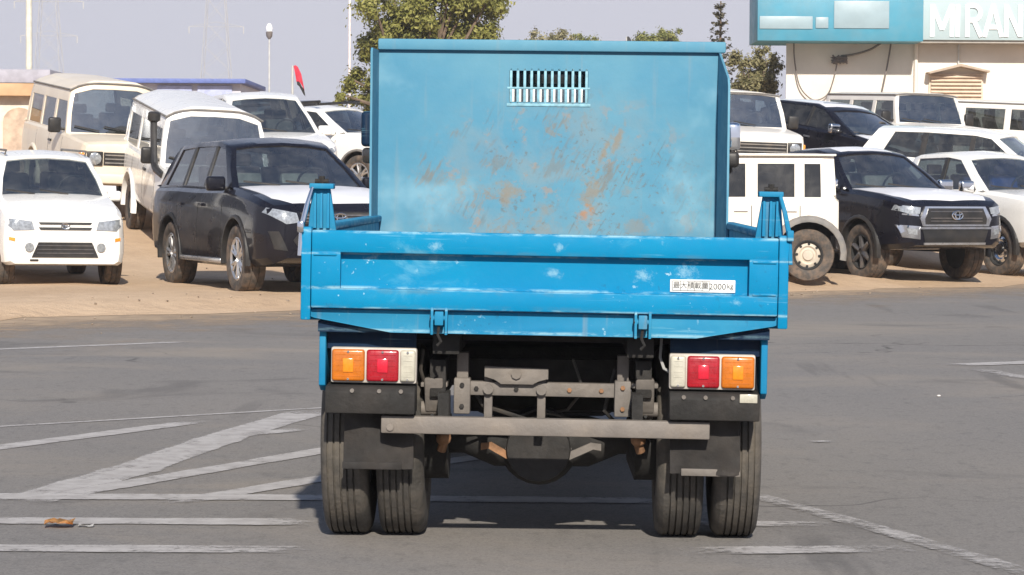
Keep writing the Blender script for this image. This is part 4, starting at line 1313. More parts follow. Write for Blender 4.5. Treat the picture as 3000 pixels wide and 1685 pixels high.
# rear cross beam with hangers
m = MB(); m.box(-.333, .33, .27, .32, .560, .612, .004); XB = m.build('rear_cross_beam', M_STEEL, T, rot=TILT)
for x in (-.303, .30):
    m = MB(); m.box(x - .031, x + .031, .25, .34, .49, .625, .006); m.box(x - .022, x + .022, .27, .33, .622, .72, .004); m.build('beam_hanger', M_STEEL, XB)
m = MB(); m.prism([(-.22, .672), (.02, .665), (.02, .625), (-.015, .622), (-.035, .605), (-.16, .605), (-.18, .625), (-.22, .63)], 'y', .245, .27, .003); m.tube([(-.10, .235, .645), (-.10, .25, .645)], .02, 8); m.build('tow_bracket', M_STEEL, XB)
for x in (-.205, -.005):
    m = MB(); m.box(x - .016, x + .016, .28, .31, .44, .64, .004); m.tube([(x, .255, .585), (x, .275, .585)], .02, 10); m.build('beam_brace', M_STEEL, XB)
for x in (-.40, .39):
    m = MB()
    m.prism([(.20, .63), (.45, .63), (.40, .50), (.34, .47), (.27, .50)], 'x', x - .035, x + .035, .006)
    m.box(x - .05, x + .05, .24, .42, .595, .612, .003)
    m.tube([(x - .05, .30, .51), (x + .05, .30, .51)], .028, 12)
    m.build('spring_hanger', M_STEEL, T)
    m = MB()
    for k in range(5):
        dz = k * .012; L = .5 - k * .07
        m.tube([(x, .62 - L + .18 * 0, .50 - dz - 0), (x, .62 - L * .5, .455 - dz), (x, .62, .435 - dz), (x, .62 + L * .5, .455 - dz), (x, .62 + L, .50 - dz)], .007, 4)
    m.box(x - .035, x + .035, .30, .95, .42, .436)
    m.build('leaf_spring', M_FRAME, T)
# under-run bar
m = MB(); m.box(-.594, .62, .085, .135, .427, .492, .006); m.tube([(-.56, .078, .45), (-.56, .086, .45)], .014, 8)
m.build('under_run_bar', P('taupe_steel', (.155, .138, .124), .7, .1, var=.12, vscale=5, bump=.2, dust=.3), T, rot=TILT)
for x in (-.36, .36):
    m = MB(); m.box(x - .02, x + .02, .136, .30, .44, .58); m.build('under_run_bracket', M_FRAME, T)
# axle and differential
m = MB(); m.tube([(-.80, .62, .37), (-.30, .62, .37), (-.18, .62, .36), (.18, .62, .36), (.30, .62, .37), (.80, .62, .37)], [.055, .06, .10, .10, .06, .055], 14)
AX = m.build('rear_axle', M_FRAME, T)
m = MB(); m.ball((-.01, .60, .345), .155, 3, (1, .85, 1)); m.lathe([(.12, .40), (.125, .43), (.09, .455), (0, .46)][::-1], 20, 'y', (-.01, .005, .345)); m.build('differential', M_FRAME, AX)
for s in (-1, 1):
    m = MB(); m.prism([(s * .11 - .01, .30), (s * .20, .345), (s * .23, .34), (s * .23, .365), (s * .19, .37), (s * .11 - .01, .33)], 'y', .44, .46); m.build('brake_bracket', M_RUST if s < 0 else M_STEEL, AX)
    m = MB(); m.tube([(s * .38, .40, .34), (s * .36, .38, .40), (s * .40, .40, .47)], .018, 8); m.ball((s * .37, .38, .39), .03, 2); m.build('brake_fitting', M_RUST, AX)
    m = MB(); m.lathe([(.16, -.06), (.16, .06), (.08, .09)], 20, 'y', (0, 0, 0))
    m.bm.transform(Matrix.Translation((s * .42, .62, .37)) @ Matrix.Rotation(R(90), 4, 'Z')); m.build('brake_drum', M_FRAME, AX)
# dual tyres with ribs
def truck_tyre():
    w, r = .087, .37
    prof = [(.20, -w * .8), (.22, -w), (.31, -w * 1.04), (.345, -w * .98), (.362, -w * .84), (r, -w * .70)]
    ribs = [-.70, -.42, -.14, .14, .42, .70]
    for a, b in zip(ribs, ribs[1:]):
        prof += [(r, w * (a + .03)), (r, w * (b - .055)), (r - .010, w * (b - .04)), (r - .010, w * (b + .015))]
    prof += [(r, w * .72), (.362, w * .86), (.345, w * .98), (.31, w * 1.04), (.22, w), (.20, w * .8)]
    m = MB(); m.lathe(prof, 64, 'y', closed=True)
    return m.mesh(M_TTYRE, 30)
tyre_me = truck_tyre()
m = MB(); m.lathe([(.205, -.07), (.205, .07), (.185, .075), (.17, .03), (.12, .0), (.09, .03), (0, .035)], 32, 'y')
rim_me = m.mesh(P('rim_blue_grey', (.20, .22, .24), .6, .2, dust=.4))
for i, x in enumerate((-.742, -.532, .527, .742)):
    o = link('wheel', tyre_me, T, (x, .62, .368), (0, i * 1.3, R(-90 if x > 0 else 90))); link('rim', rim_me, o)
for x in (-.66, .66):
    o = link('wheel', tyre_me, T, (x, 3.80, .368), (0, .5, R(-90 if x > 0 else 90))); link('rim', rim_me, o)
# fenders, rear panels, lights, flaps
def lens(name, x0, x1, z0, z1, mat, parent, glow=None):
    m = MB(); m.box(x0, x1, .088, .112, z0, z1, .010, seg=3)
    for k in range(1, 6):
        zz = z0 + (z1 - z0) * k / 6
        m.box(x0 + .012, x1 - .012, .0868, .09, zz - .0015, zz + .0015)
    o = m.build(name, mat, parent)
    if glow:
        cx, cz = (x0 + x1) / 2, (z0 + z1) / 2
        g = MB(); g.box(cx - .02, cx + .02, .0835, .09, cz - .026, cz + .026, .004); g.build('reflector_glow', glow, o)  # lighter patch paints the bright glow at the lens centre
    for z in (z0 + .008, z1 - .008):
        sc = MB(); sc.tube([((x0 + x1) / 2, .083, z), ((x0 + x1) / 2, .09, z)], .0045, 8); sc.build('screw', M_CHROME, o)
M_AMB2 = P('truck_amber_lens', (.46, .125, .005), .28, coat=.5, var=.12, vscale=25)
M_AMB3 = P('truck_amber_glow', (.66, .21, .008), .2, coat=.5, var=.1, vscale=60)
M_RED2 = P('truck_red_lens', (.30, .004, .012), .28, coat=.5, var=.12, vscale=25)
M_RED3 = P('truck_red_glow', (.52, .010, .03), .2, coat=.5, var=.1, vscale=60)
for s in (-1, 1):
    f = MB()
    pf = [(.09, .86), (.09, .60), (.16, .575), (.26, .60), (.35, .70), (.48, .775), (.62, .80), (.78, .775), (.9, .70), (1.0, .58), (1.1, .58), (1.1, .86)]
    f.prism(pf, 'x', s * .815 - .012, s * .815 + .012, .004)
    f.build('fender_skirt', B_BED, T, rot=TILT)
    f = MB(); f.box(min(s * .47, s * .80), max(s * .47, s * .80), .13, .15, .735, .85); f.build('rear_panel', B_SHADE, T, rot=TILT)
    hsg = MB(); hsg.box(min(s * .466, s * .784), max(s * .466, s * .784), .10, .15, .610, .742, .008)
    H = hsg.build('light_housing', P('light_housing_grey', (.45, .42, .38), .6, var=.15, dust=.3), T, rot=TILT)
    def xr_(a, b): return (min(s * a, s * b), max(s * a, s * b))
    lens('white_lens', *xr_(.470, .528), .617, .735, M_LENSW, H)
    lens('red_lens', *xr_(.532, .652), .617, .735, M_RED2, H, M_RED3)
    lens('amber_lens', *xr_(.658, .780), .617, .735, M_AMB2, H, M_AMB3)
    b = MB(); b.prism([(.055, .50), (.055, .580), (.075, .600), (.20, .606), (.20, .50)], 'x', *xr_(.468, .800), .006)
    BB = b.build('bumper_block', M_FRAME, T, rot=TILT)
    if s > 0:
        q = MB(); q.box(.725, .790, .050, .060, .568, .600, .002); q.build('white_reflector', M_LENSW, BB)
    bl = MB()
    for xx in (.52, .60, .70): bl.tube([(s * xx, .048, .585), (s * xx, .06, .585)], .008, 8)
    bl.build('bolt', M_STEEL, BB)
    fl = MB()
    rows_ = []
    rr = random.Random(5 + s)
    for i in range(8):
        z = .52 - i * .033
        rows_.append([(s * (.478 + k * .037), .165 + .012 * math.sin(k * 1.1 + i * .4 + s) + .02 * (i / 7) * math.sin(k * .9), z + (rr.uniform(-.006, .006) if i == 7 else 0)) for k in range(8)])
    fl.grid(rows_)
    bmesh.ops.recalc_face_normals(fl.bm, faces=fl.bm.faces[:])
    bmesh.ops.solidify(fl.bm, geom=fl.bm.faces[:], thickness=.006)
    FL = fl.build('mud_flap', M_FLAP, T, rot=TILT, smooth=60)
    st = MB(); st.box(*xr_(.52, .74), .148, .160, .285, .312, .003); st.build('flap_strip', M_STEEL if s > 0 else M_FLAP, FL)
M_HOSE = P('hose_rubber', (.02, .02, .02), .6, dust=.2)
for pts, r_ in (([(-.30, .30, .66), (-.22, .34, .52), (-.05, .40, .46), (.02, .46, .47)], .009), ([(.28, .33, .66), (.24, .36, .50), (.30, .45, .43), (.36, .52, .42)], .008),
                ([(-.44, .22, .74), (-.45, .24, .66), (-.43, .30, .58), (-.38, .38, .52)], .007), ([(.12, .30, .70), (.16, .32, .58), (.10, .40, .50), (.04, .50, .48)], .006),
                ([(-.36, .46, .40), (-.2, .47, .425), (0, .46, .50), (.2, .47, .425), (.36, .46, .40)], .005)):
    w_ = MB(); w_.tube(pts, r_, 6); w_.build('hose', M_HOSE, T)
for x, z in ((-.303, .60), (-.303, .52), (.30, .60), (.30, .52), (-.25, .586), (-.10, .586), (.10, .586), (.22, .586)):
    w_ = MB(); w_.tube([(x, .240 if abs(x) > .29 else .262, z), (x, .256 if abs(x) > .29 else .272, z)], .009, 6); w_.build('bolt', M_RUST if x * z > 0.05 else M_FRAME, XB)
for k in range(10):
    a = k * math.pi / 5
    w_ = MB(); w_.tube([(-.01 + .118 * math.cos(a), .450, .345 + .118 * math.sin(a)), (-.01 + .118 * math.cos(a), .462, .345 + .118 * math.sin(a))], .009, 6); w_.build('bolt', M_STEEL, AX)
w_ = MB(); w_.tube([(.40, .5, .50), (.40, 1.4, .50), (.40, 1.6, .52)], .035, 10); w_.build('exhaust_pipe', M_RUST, T)
w_ = MB(); w_.tube([(.44, .2, .80), (.435, .19, .72), (.45, .18, .68), (.47, .16, .67)], .006, 6); w_.build('wire', P('grey_wire', (.35, .35, .34), .5), T, rot=TILT)
# ------------------------------------------------------------------ buildings, poles, trees, far things
M_WALL = P('cream_wall', (.74, .68, .60), .85, var=.05, vscale=1.5, bump=.2, bscale=30, dust=.25, dustcol=(.55, .46, .36))
M_SIGNB = P('sign_blue', (.055, .26, .37), .45, var=.06, vscale=2, dust=.15)
M_SIGNP = P('sign_pale', (.28, .37, .41), .4, var=.05, vscale=3)
M_SIGNW = P('sign_white_cyan', (.40, .49, .51), .4, var=.03, vscale=1.2)
M_LETTER = P('letter_white', (.90, .90, .90), .4, var=.02)
M_VENT = P('vent_beige', (.66, .54, .42), .7, var=.1)
M_CABLE = P('cable_grey', (.16, .14, .13), .7)
M_POLE = P('pole_paint', (.52, .52, .50), .5, .2, var=.1)
Z0 = 1.0
BY = 64.
Bd = thing('shop_building', 'cream shop building with blue and white sign band above its wall', 'building', (0, 0, 0))
m = MB(); m.prism([(6.55, BY), (26, BY), (26, BY + 10), (7.85, BY + 10)], 'z', Z0 - .3, 6.4, .02); m.build('wall', M_WALL, Bd)
m = MB(); m.box(5.75, 9.66, BY - 1.15, BY + 1.0, 4.80, 6.1, .02); SB = m.build('sign_board', M_SIGNB, Bd)
for (xa, xb, za, zb_) in ((5.80, 7.05, 5.08, 5.38), (7.12, 7.42, 5.1, 5.36), (7.55, 8.85, 5.10, 5.75)):
    m = MB(); m.box(xa, xb, BY - 1.175, BY - 1.152, za, zb_, .01); m.build('sign_panel', M_SIGNP, SB)
m = MB(); m.box(9.67, 24, BY - .75, BY + 1.0, 4.86, 6.4, .02); SW = m.build('sign_board', M_SIGNW, Bd)
m = MB(); m.box(9.67, 24, BY - .68, BY - .02, 4.80, 4.858); m.build('sign_soffit', P('soffit_grey', (.35, .33, .30), .7), SW)
# raised letters M I R A N, one by one
LW = .10
NS = [0]
def stroke(m, a, b):
    a, b = Vector(a), Vector(b)
    d = (b - a).normalized(); n = Vector((-d.y, d.x)) * LW / 2
    q = [a + n, a - n, b - n, b + n]
    NS[0] += 1
    m.prism([(p.x, p.y) for p in q], 'y', BY - .775 - .0012 * (NS[0] % 14), BY - .7505 + .0003 * (NS[0] % 5))
lh, lz = .76, 4.94
def letter(x, w, strokes, arc=None):
    m = MB()
    for (a, b) in strokes: stroke(m, (x + a[0] * w, lz + a[1] * lh), (x + b[0] * w, lz + b[1] * lh))
    if arc:
        pts = [(x + w * (.45 + .42 * math.cos(t)), lz + lh * (.74 + .23 * math.sin(t))) for t in [math.pi / 2 - k * math.pi / 8 for k in range(9)]]
        for p, q in zip(pts, pts[1:]): stroke(m, p, q)
    m.build('letter', M_LETTER, SW)
letter(9.90, .52, [((0.05, 0), (.05, 1)), ((.07, .98), (.5, .22)), ((.5, .22), (.93, .98)), ((.95, 1), (.95, 0))])
letter(10.48, .10, [((.5, 0), (.5, 1))])
letter(10.72, .40, [((.1, 0), (.1, 1)), ((.1, .97), (.46, .97)), ((.1, .51), (.46, .51)), ((.48, .5), (.92, 0))], True)
letter(11.15, .44, [((.03, 0), (.5, 1)), ((.5, 1), (.97, 0)), ((.2, .3), (.8, .3))])
letter(11.66, .38, [((.06, 0), (.06, 1)), ((.06, .97), (.92, .03)), ((.92, 0), (.92, 1))])
# louvred vent under a small pitched hood
m = MB(); m.box(9.98, 11.28, BY - .06, BY + .02, 3.32, 4.10, .01); V = m.build('wall_vent', M_VENT, Bd)
for k in range(8):
    m = MB(); z = 3.37 + k * .09
    m.prism([(BY - .14, z), (BY - .06, z + .05), (BY - .05, z + .065), (BY - .145, z + .015)], 'x', 10.02, 11.24); m.build('slat', M_VENT, V)
m = MB(); m.prism([(9.90, 4.12), (10.68, 4.32), (11.38, 4.16), (11.38, 4.12), (10.68, 4.26), (9.95, 4.08)], 'y', BY - .40, BY + .0); m.build('vent_hood', P('hood_brown', (.40, .32, .25), .8), V)
m = MB(); m.tube([(10.68, BY - .05, 4.30), (10.68, BY - .05, 4.80)], .022, 8); m.build('conduit', M_POLE, Bd)
m = MB(); m.tube([(9.66, BY - .06, Z0), (9.66, BY - .06, 4.80)], .045, 10); m.build('drain_pipe', M_WALL, Bd)
# slack cables
def cable(pts, r=.018):
    m = MB()
    P_ = [Vector(p) for p in pts]
    fine = []
    for i in range(len(P_) - 1):
        p0, p1, p2, p3 = P_[max(i - 1, 0)], P_[i], P_[i + 1], P_[min(i + 2, len(P_) - 1)]
        for k in range(6):
            t = k / 6
            fine.append(.5 * ((2 * p1) + (p2 - p0) * t + (2 * p0 - 5 * p1 + 4 * p2 - p3) * t * t + (3 * p1 - p0 - 3 * p2 + p3) * t ** 3))
    fine.append(P_[-1])
    m.tube(fine, r, 6)
    return m.build('slack_cable', M_CABLE, Bd)
yc = BY - .12
cable([(6.72, yc, 4.80), (6.74, yc, 4.4), (6.86, yc, 3.8), (7.10, yc, 3.5), (7.32, yc, 3.45), (7.55, yc, 3.6), (7.68, yc, 3.95), (7.76, yc, 4.32)])
cable([(8.85, yc, 4.85), (8.55, yc, 4.66), (8.15, yc, 4.54), (7.85, yc, 4.50)], .03)
cable([(9.05, yc, 4.85), (9.0, yc, 4.5), (8.93, yc, 4.1), (8.85, yc, 3.7), (8.80, yc, 3.5)], .022)
m = MB()
rr = random.Random(8)
for k in range(14): m.tube([(7.6 + rr.uniform(0, .4), yc - .03 + rr.uniform(-.04, .04), 4.38 + rr.uniform(-.08, .14)) for _ in range(4)], .022, 5)
m.build('cable_bundle', M_CABLE, Bd)

# far shed with a blue fascia
Sh = thing('far_shed', 'low pale shed with thin blue roof edge beyond parked wagons', 'building', (0, 0, 0))
m = MB(); m.box(-15.8, -9.5, 93, 100, Z0 - .5, 4.86); m.build('wall', P('shed_wall', (.52, .52, .58), .8, var=.06, vscale=.8), Sh)
m = MB(); m.box(-16.0, -9.3, 92.6, 100.2, 4.864, 5.02, .01); m.build('roof_edge', P('fascia_blue', (.10, .14, .36), .6), Sh)
for xa in (-12.4, -11.0):
    m = MB(); m.box(xa, xa + 1.2, 92.93, 93.0, 4.42, 4.78); m.build('wall_panel', P('panel_blue_grey', (.38, .42, .62), .7), Sh)

# kiosk at the left edge
K = thing('kiosk', 'small cream kiosk with grey and orange fascia behind small white car', 'kiosk', (0, 0, 0))
m = MB(); m.box(-12.4, -9.30, 52, 55, Z0 - .4, 3.1, .01); m.build('wall', P('kiosk_wall', (.66, .59, .50), .85, var=.12, vscale=3, dust=.4), K)
m = MB(); m.box(-12.6, -8.98, 51.7, 55.2, 3.30, 3.56, .01); m.build('fascia', P('kiosk_grey', (.34, .33, .38), .7), K)
m = MB(); m.box(-12.6, -9.0, 51.72, 55.2, 3.05, 3.296, .01); m.build('fascia_band', P('kiosk_orange', (.50, .32, .18), .7, var=.3, vscale=.8), K)
m = MB()
arch = [(-9.95, Z0), (-9.95, 2.55)] + [(-9.63 - .32 * math.cos(k * math.pi / 8), 2.55 + .28 * math.sin(k * math.pi / 8)) for k in range(9)] + [(-9.31, Z0)]
m.prism(arch, 'y', 51.96, 52.05); m.build('arched_door', P('kiosk_door', (.48, .36, .27), .8, var=.25, vscale=4), K)
for x in (-10.2, -9.28):
    m = MB(); m.box(x - .05, x + .05, 51.9, 52.02, Z0 - .2, 3.05); m.build('door_post', P('kiosk_post', (.62, .63, .66), .6), K)

# light poles, flag
def lamp_post(x, y, zt, label, globe):
    r = thing('lamp_post', label, 'lamp post', (x, y, Z0))
    m = MB(); m.tube([(0, 0, 0), (0, 0, zt - Z0 - .3)], [.05, .03], 10); m.build('pole', M_POLE, r)
    if globe:
        m = MB(); m.lathe([(.04, zt - Z0 - .32), (.11, zt - Z0 - .22), (.13, zt - Z0 - .06), (.08, zt - Z0 - .03), (0, zt - Z0 - .03)], 16, 'z'); m.build('lamp_base', M_CABLE, r)
        m = MB(); m.lathe([(.11, zt - Z0 - .03), (.13, zt - Z0 + .11), (.07, zt - Z0 + .25), (0, zt - Z0 + .28)], 16, 'z'); m.build('lamp_globe', M_LETTER, r)
    return r
lamp_post(-9.15, 100, 7.12, 'slim lamp post with white globe on dark base', True)
pm = MB(); pm.tube([(0, 0, 0), (0, 0, 11)], [.075, .055], 10)
tag(pm.build('tall_pole', P('cream_pole', (.60, .58, .50), .6), None, loc=(-10.35, 57, Z0 - .1)), 'tall thin cream pole rising behind the kiosk', 'pole')
pm = MB(); pm.tube([(0, 0, 0), (0, 0, 14)], [.07, .05], 10)
tag(pm.build('tall_pole', P('pale_pole', (.70, .62, .60), .6), None, loc=(-8.1, 132, Z0 - .1)), 'pale thin mast standing beside the large leafy tree', 'pole')
def flag(x, y, zt, size, label, cols, lean):
    r = thing('flag_pole', label, 'flag', (x, y, Z0))
    m = MB(); m.tube([(0, 0, 0), (0, 0, zt - Z0)], [.05, .03], 8); m.build('pole', M_POLE, r)
    for k, (mat, z0, z1) in enumerate(cols):
        m = MB()
        rows_ = []
        for i in range(6):
            f = i / 5
            z = zt - Z0 - (z0 + (z1 - z0) * f) * size
            xo = lean * (z0 + (z1 - z0) * f) * size
            rows_.append([(.03 + xo + u * size * .30, .05 * math.sin(u * 5 + i * .6 + k), z + .1 * size * math.sin(u * 4 + k) - u * .25 * size) for u in (0, .25, .5, .75, 1)])
        m.grid(rows_); bmesh.ops.recalc_face_normals(m.bm, faces=m.bm.faces[:]); bmesh.ops.solidify(m.bm, geom=m.bm.faces[:], thickness=.006)
        m.build('flag_cloth', mat, r, 60)
M_FR = P('flag_red', (.55, .03, .06), .8); M_FK = P('flag_black', (.02, .02, .02), .8)
flag(-6.62, 80, 4.92, .80, 'limp red and black flag on thin pole beyond white cars', ((M_FR, 0, .60), (M_FK, .52, .80)), .18)
flag(6.2, 146, 9.55, .9, 'tiny dark flag above the truck headboard among far tree tops', ((M_FK, 0, .5),), -.3)

# pylons, far off in the haze
M_PYL = P('pylon_steel', (.55, .54, .52), .6, .3)
def pylon(x, y, h, w, label):
    r = thing('power_pylon', label, 'pylon', (x, y, 0), group='power pylons in the haze')
    m = MB()
    def leg(k, t):
        sx, sy = ((1, 1), (1, -1), (-1, -1), (-1, 1))[k]
        q = w * (1 - .8 * t)
        return Vector((sx * q, sy * q, h * t))
    n = 11
    for k in range(4):
        m.tube([leg(k, 0), leg(k, 1)], .09, 4)
        for i in range(n):
            m.tube([leg(k, i / n), leg((k + 1) % 4, (i + 1) / n)], .05, 4)
            m.tube([leg((k + 1) % 4, i / n), leg(k, (i + 1) / n)], .05, 4)
    m.build('lattice_tower', M_PYL, r)
    for z, L in ((.62, 9), (.76, 11), (.90, 8)):
        m = MB()
        for s in (-1, 1):
            m.tube([(0, 0, h * z + 1.6), (s * L, 0, h * z)], .07, 4); m.tube([(0, 0, h * z), (s * L, 0, h * z)], .07, 4)
            m.tube([(s * L, 0, h * z), (s * L, 0, h * z - 2.2)], .18, 5)
        m.build('cross_arm', M_PYL, r)
pylon(-148, 850, 78, 6.5, 'hazy lattice pylon above the beige wagon')
pylon(-98, 880, 86, 7.0, 'hazy lattice pylon between tall pole and lamp post')

# trees
def mat_leaf(name, c0, c1, c2):
    t = NT(name)
    g = t.n('ShaderNodeNewGeometry')
    rnd = g.outputs['Random Per Island']
    col = t.mix(t.ramp(rnd, .0, .55), c0, c1)
    col = t.mix(t.ramp(rnd, .6, 1.), col, c2)
    p = t.bsdf(col, .6, spec=.25)
    tl = t.n('ShaderNodeBsdfTranslucent'); t.l(col, tl.inputs[0])
    mx = t.n('ShaderNodeMixShader'); mx.inputs[0].default_value = .3
    t.l(p.outputs[0], mx.inputs[1]); t.l(tl.outputs[0], mx.inputs[2])
    return t.done(mx)
L_OLIVE = mat_leaf('olive_leaf', (.12, .125, .03), (.25, .25, .065), (.38, .36, .12))
L_GREEN = mat_leaf('green_leaf', (.12, .14, .04), (.23, .24, .075), (.34, .33, .12))
L_DUSTY = mat_leaf('dusty_leaf', (.15, .145, .07), (.28, .255, .13), (.40, .36, .21))
L_PINE = mat_leaf('pine_needle', (.09, .085, .06), (.15, .14, .10), (.22, .20, .15))
M_BARK = P('bark', (.14, .10, .07), .9, var=.3, vscale=8, bump=.5, bscale=20)

def leaf_quad(bm, c, n, size, rr):
    t = n.orthogonal().normalized(); b = n.cross(t)
    a = rr.uniform(0, 6.28)
    u = (t * math.cos(a) + b * math.sin(a)) * size * rr.uniform(.7, 1.2)
    w = (b * math.cos(a) - t * math.sin(a)) * size * rr.uniform(.35, .6)
    bm.faces.new([bm.verts.new(c - u), bm.verts.new(c + w + n * size * .1), bm.verts.new(c + u), bm.verts.new(c - w + n * size * .1)])

def tree(name, label, loc, trunk_h, blobs, per, size, mat, seed, group=None, trunk_r=.16):
    rr = random.Random(seed)
    r = thing(name, label, 'tree', loc, group=group)
    m = MB()
    top = Vector((rr.uniform(-.2, .2), rr.uniform(-.2, .2), trunk_h))
    m.tube([(0, 0, -.1), (rr.uniform(-.1, .1), 0, trunk_h * .5), top], [trunk_r, trunk_r * .8, trunk_r * .6], 10)
    for (c, rad) in blobs:
        c = Vector(c)
        mid = top.lerp(c, .5) + Vector((rr.uniform(-.2, .2), rr.uniform(-.2, .2), -.15))
        m.tube([top - Vector((0, 0, trunk_h * .2)), mid, c], [trunk_r * .45, trunk_r * .3, trunk_r * .1], 6)
    m.build('trunk', M_BARK, r)
    lf = MB()
    for (c, rad) in blobs:
        c = Vector(c)
        ncl = max(5, int(9 * (rad / 1.0) ** 2))
        for _ in range(ncl):
            d = Vector((rr.gauss(0, 1), rr.gauss(0, 1), rr.gauss(0, 1))).normalized()
            cc = c + d * rad * rr.uniform(.45, 1.0)
            cr = rad * rr.uniform(.30, .62)
            for _ in range(per):
                e = Vector((rr.gauss(0, 1), rr.gauss(0, 1), rr.gauss(0, 1))).normalized()
                p = cc + e * cr * abs(rr.gauss(0, .62))
                nn = (e + d * .6 + Vector((rr.gauss(0, .5), rr.gauss(0, .5), rr.gauss(0, .5) + .4))).normalized()
                leaf_quad(lf.bm, p, nn, size * rr.uniform(.7, 1.3), rr)
    o = lf.build('crown', mat, r, 0)
    return r

def blob_crown(rr, cx, cz, rx, rz, n, br):
    out = []
    for i in range(n):
        d = Vector((rr.gauss(0, 1), rr.gauss(0, 1), rr.gauss(0, 1))).normalized() * rr.uniform(.35, 1)
        out.append(((cx + d.x * rx, d.y * rx * .9, cz + d.z * rz), br * rr.uniform(.7, 1.25)))
    return out
rr = random.Random(21)
big = blob_crown(rr, 0, 5.0, 2.1, 1.9, 36, .62) + [((x_, 0, z_), .6) for x_ in (-1.5, -.9, -.3, .3, .9, 1.5) for z_ in (3.9, 4.5)] + [((-2.1, 0, 3.35), .5), ((-1.75, .3, 3.0), .45), ((-1.4, .4, 2.5), .5), ((-2.35, .1, 2.9), .32), ((-1.8, 0, 4.3), .5), ((1.7, .1, 5.6), .6), ((1.3, .3, 4.4), .55), ((.2, -.4, 3.6), .8), ((-.8, 0, 3.3), .7)]
tree('leafy_tree', 'large olive green leafy tree rising behind the truck headboard', (-2.45, 76, Z0), 2.6, big, 300, .068, L_OLIVE, 4, trunk_r=.22)
far = [(1392, 150, 10.4, 1.3, L_DUSTY), (1340, 160, 10.0, 1.3, L_DUSTY), (1455, 155, 10.3, 1.4, L_GREEN), (1632, 140, 9.6, .9, L_GREEN), (1672, 142, 9.8, .8, L_GREEN), (1290, 150, 9.7, .9, L_DUSTY)]
FARL = ['dusty brown green tree top, tallest above the headboard vent', 'low dusty tree top left of the vent line', 'green rounded tree top above the barred opening', 'bright green paired tree top near the dark flag', 'bright green smaller tree top near the pointed pine', 'faint low tree top beside the large leafy tree']
for i, ((px, Y, zt, rad, mt), lb) in enumerate(zip(far, FARL)):
    X = (px - 1288) / 6690 * Y
    rr = random.Random(40 + i)
    tree('far_tree', lb, (X, Y, Z0), zt * .6, blob_crown(rr, 0, zt - Z0 - rad * .9, rad * .8, rad * .8, 9, rad * .5), 110, .09, mt, 60 + i, 'far tree tops')
rr = random.Random(77)
tree('dusty_tree', 'thin dusty tree with open crown beside the cream building', (6.28, 70, Z0), 1.8, blob_crown(rr, 0, 3.1, .66, 1.0, 30, .32) + [((-.35, 0, 3.7), .3), ((.35, 0, 3.8), .28), ((.5, 0, 3.3), .3), ((.3, 0, 2.6), .3), ((-.2, 0, 2.4), .3)], 80, .05, L_DUSTY, 9, trunk_r=.09)
# pointed pine with sparse tiers
pr = thing('pointed_pine', 'sparse pointed pine with thin tiers beside the blue sign', 'tree', (5.72, 74, Z0))
m = MB(); m.tube([(0, 0, 0), (.03, 0, 5.5)], [.10, .02], 8); m.build('trunk', M_BARK, pr)
lf = MB(); rr = random.Random(12)
for k in range(20):
    z = 1.0 + k * .225; L = 1.0 * (1 - k / 22.)
    for j in range(6):
        a = j * math.pi / 3 + k * .5 + rr.uniform(-.2, .2)
        for q in range(int(30 * max(.3, 1 - k / 20))):
            t = rr.uniform(.25, 1)
            p = Vector((math.cos(a) * L * t, math.sin(a) * L * t, z + .12 * t * t + rr.uniform(-.05, .05)))
            leaf_quad(lf.bm, p, Vector((rr.gauss(0, .6), rr.gauss(0, .6), 1)).normalized(), .08, rr)
lf.build('crown', L_PINE, pr, 0)

# loose stones along the edge of the sand
gr = MB(); rr = random.Random(31)
for k in range(420):
    tt = rr.uniform(-3, 22); u = rr.gauss(.1, .9) if k % 3 else rr.uniform(0, 7)
    q = EDGE_O + EDGE_T * tt + EDGE_N * u
    z = ground_z(q.x, q.y); sz = rr.uniform(.005, .02) * (1.6 if rr.random() < .06 else 1)
    c0 = Vector((q.x, q.y, z + sz * .3))
    top = [gr.bm.verts.new(c0 + Vector((math.cos(a) * sz * rr.uniform(.6, 1.2), math.sin(a) * sz * rr.uniform(.6, 1.2), rr.uniform(-.2, .5) * sz))) for a in (0, 1.3, 2.6, 3.8, 5.1)]
    ap = gr.bm.verts.new(c0 + Vector((0, 0, sz * .8))); bt = gr.bm.verts.new(c0 - Vector((0, 0, sz * .6)))
    for i in range(5):
        gr.bm.faces.new((top[i], top[(i + 1) % 5], ap)); gr.bm.faces.new((top[(i + 1) % 5], top[i], bt))
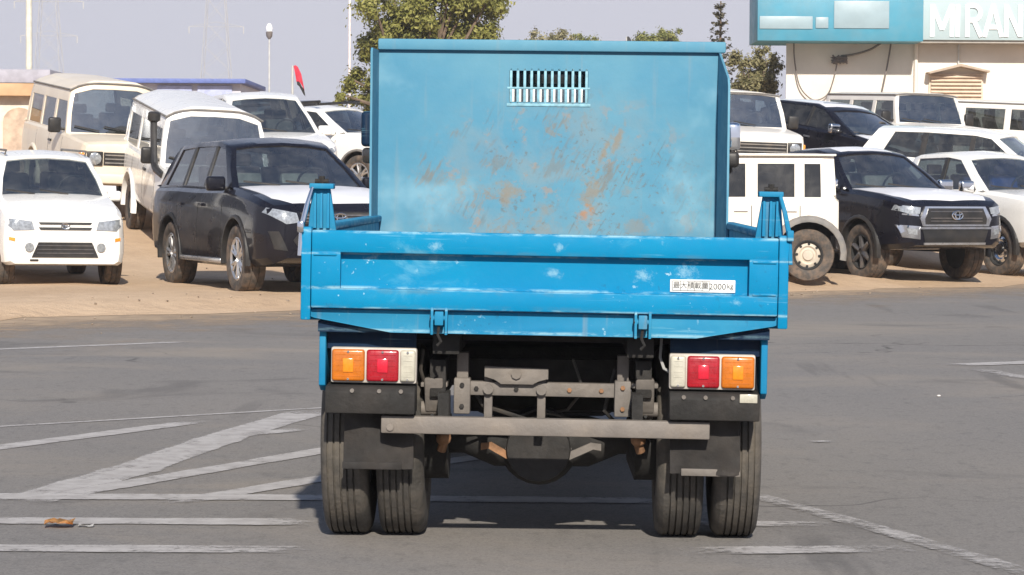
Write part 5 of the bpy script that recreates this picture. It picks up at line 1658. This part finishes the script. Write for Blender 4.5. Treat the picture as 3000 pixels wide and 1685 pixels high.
GR = gr.build('loose_stones', P('loose_stone', (.27, .21, .155), .9, var=.35, vscale=30), None, 0)
GR['kind'] = 'stuff'; GR['label'] = 'small loose stones scattered along the sand edge'; GR['category'] = 'stones'

# small litter on the road
m = MB()
rr = random.Random(2)
m.grid([[(i * .028 + rr.uniform(-.004, .004), j * .03, .012 + .018 * math.sin(i * 1.3 + j) ** 2 + rr.uniform(0, .006)) for i in range(5)] for j in range(4)])
bmesh.ops.solidify(m.bm, geom=m.bm.faces[:], thickness=.003)
tag(m.build('crumpled_wrapper', P('orange_wrapper', (.62, .33, .12), .6, var=.4, vscale=25), None, loc=(-1.83, 10.36, 0)), 'crumpled orange wrapper lying between the painted lines', 'litter')
m = MB()
m.grid([[(i * .02, j * .018, .008 + .006 * math.sin(i * 2 + j)) for i in range(4)] for j in range(3)])
bmesh.ops.solidify(m.bm, geom=m.bm.faces[:], thickness=.003)
tag(m.build('paper_scrap', P('white_paper', (.75, .73, .70), .7), None, loc=(-1.70, 10.40, 0)), 'white scrap of paper beside the orange wrapper', 'litter')
m = MB(); m.ball((0, 0, .006), .010, 2, (1.3, .8, .6))
tag(m.build('pale_stone', P('pale_stone', (.66, .62, .58), .9), None, loc=(2.77, 17.2, 0)), 'small pale stone on the empty asphalt', 'stone')

# haze: warm dusty air round the whole place
hz = MB(); hz.box(-700, 700, -60, 1300, -1.5, 95)
HZ = hz.build('haze', None, None, 0)
hm = bpy.data.materials.new('haze_air'); hm.use_nodes = True
ht = hm.node_tree; ht.nodes.clear()
ho = ht.nodes.new('ShaderNodeOutputMaterial'); pv = ht.nodes.new('ShaderNodeVolumePrincipled')
pv.inputs['Color'].default_value = (.92, .92, .96, 1)
pv.inputs['Density'].default_value = HAZE_DENSITY
pv.inputs['Anisotropy'].default_value = 0.0
ht.links.new(pv.outputs[0], ho.inputs['Volume'])
HZ.data.materials.clear(); HZ.data.materials.append(hm)
HZ['kind'] = 'stuff'; HZ['label'] = 'thin dusty haze over the whole place'; HZ['category'] = 'haze'
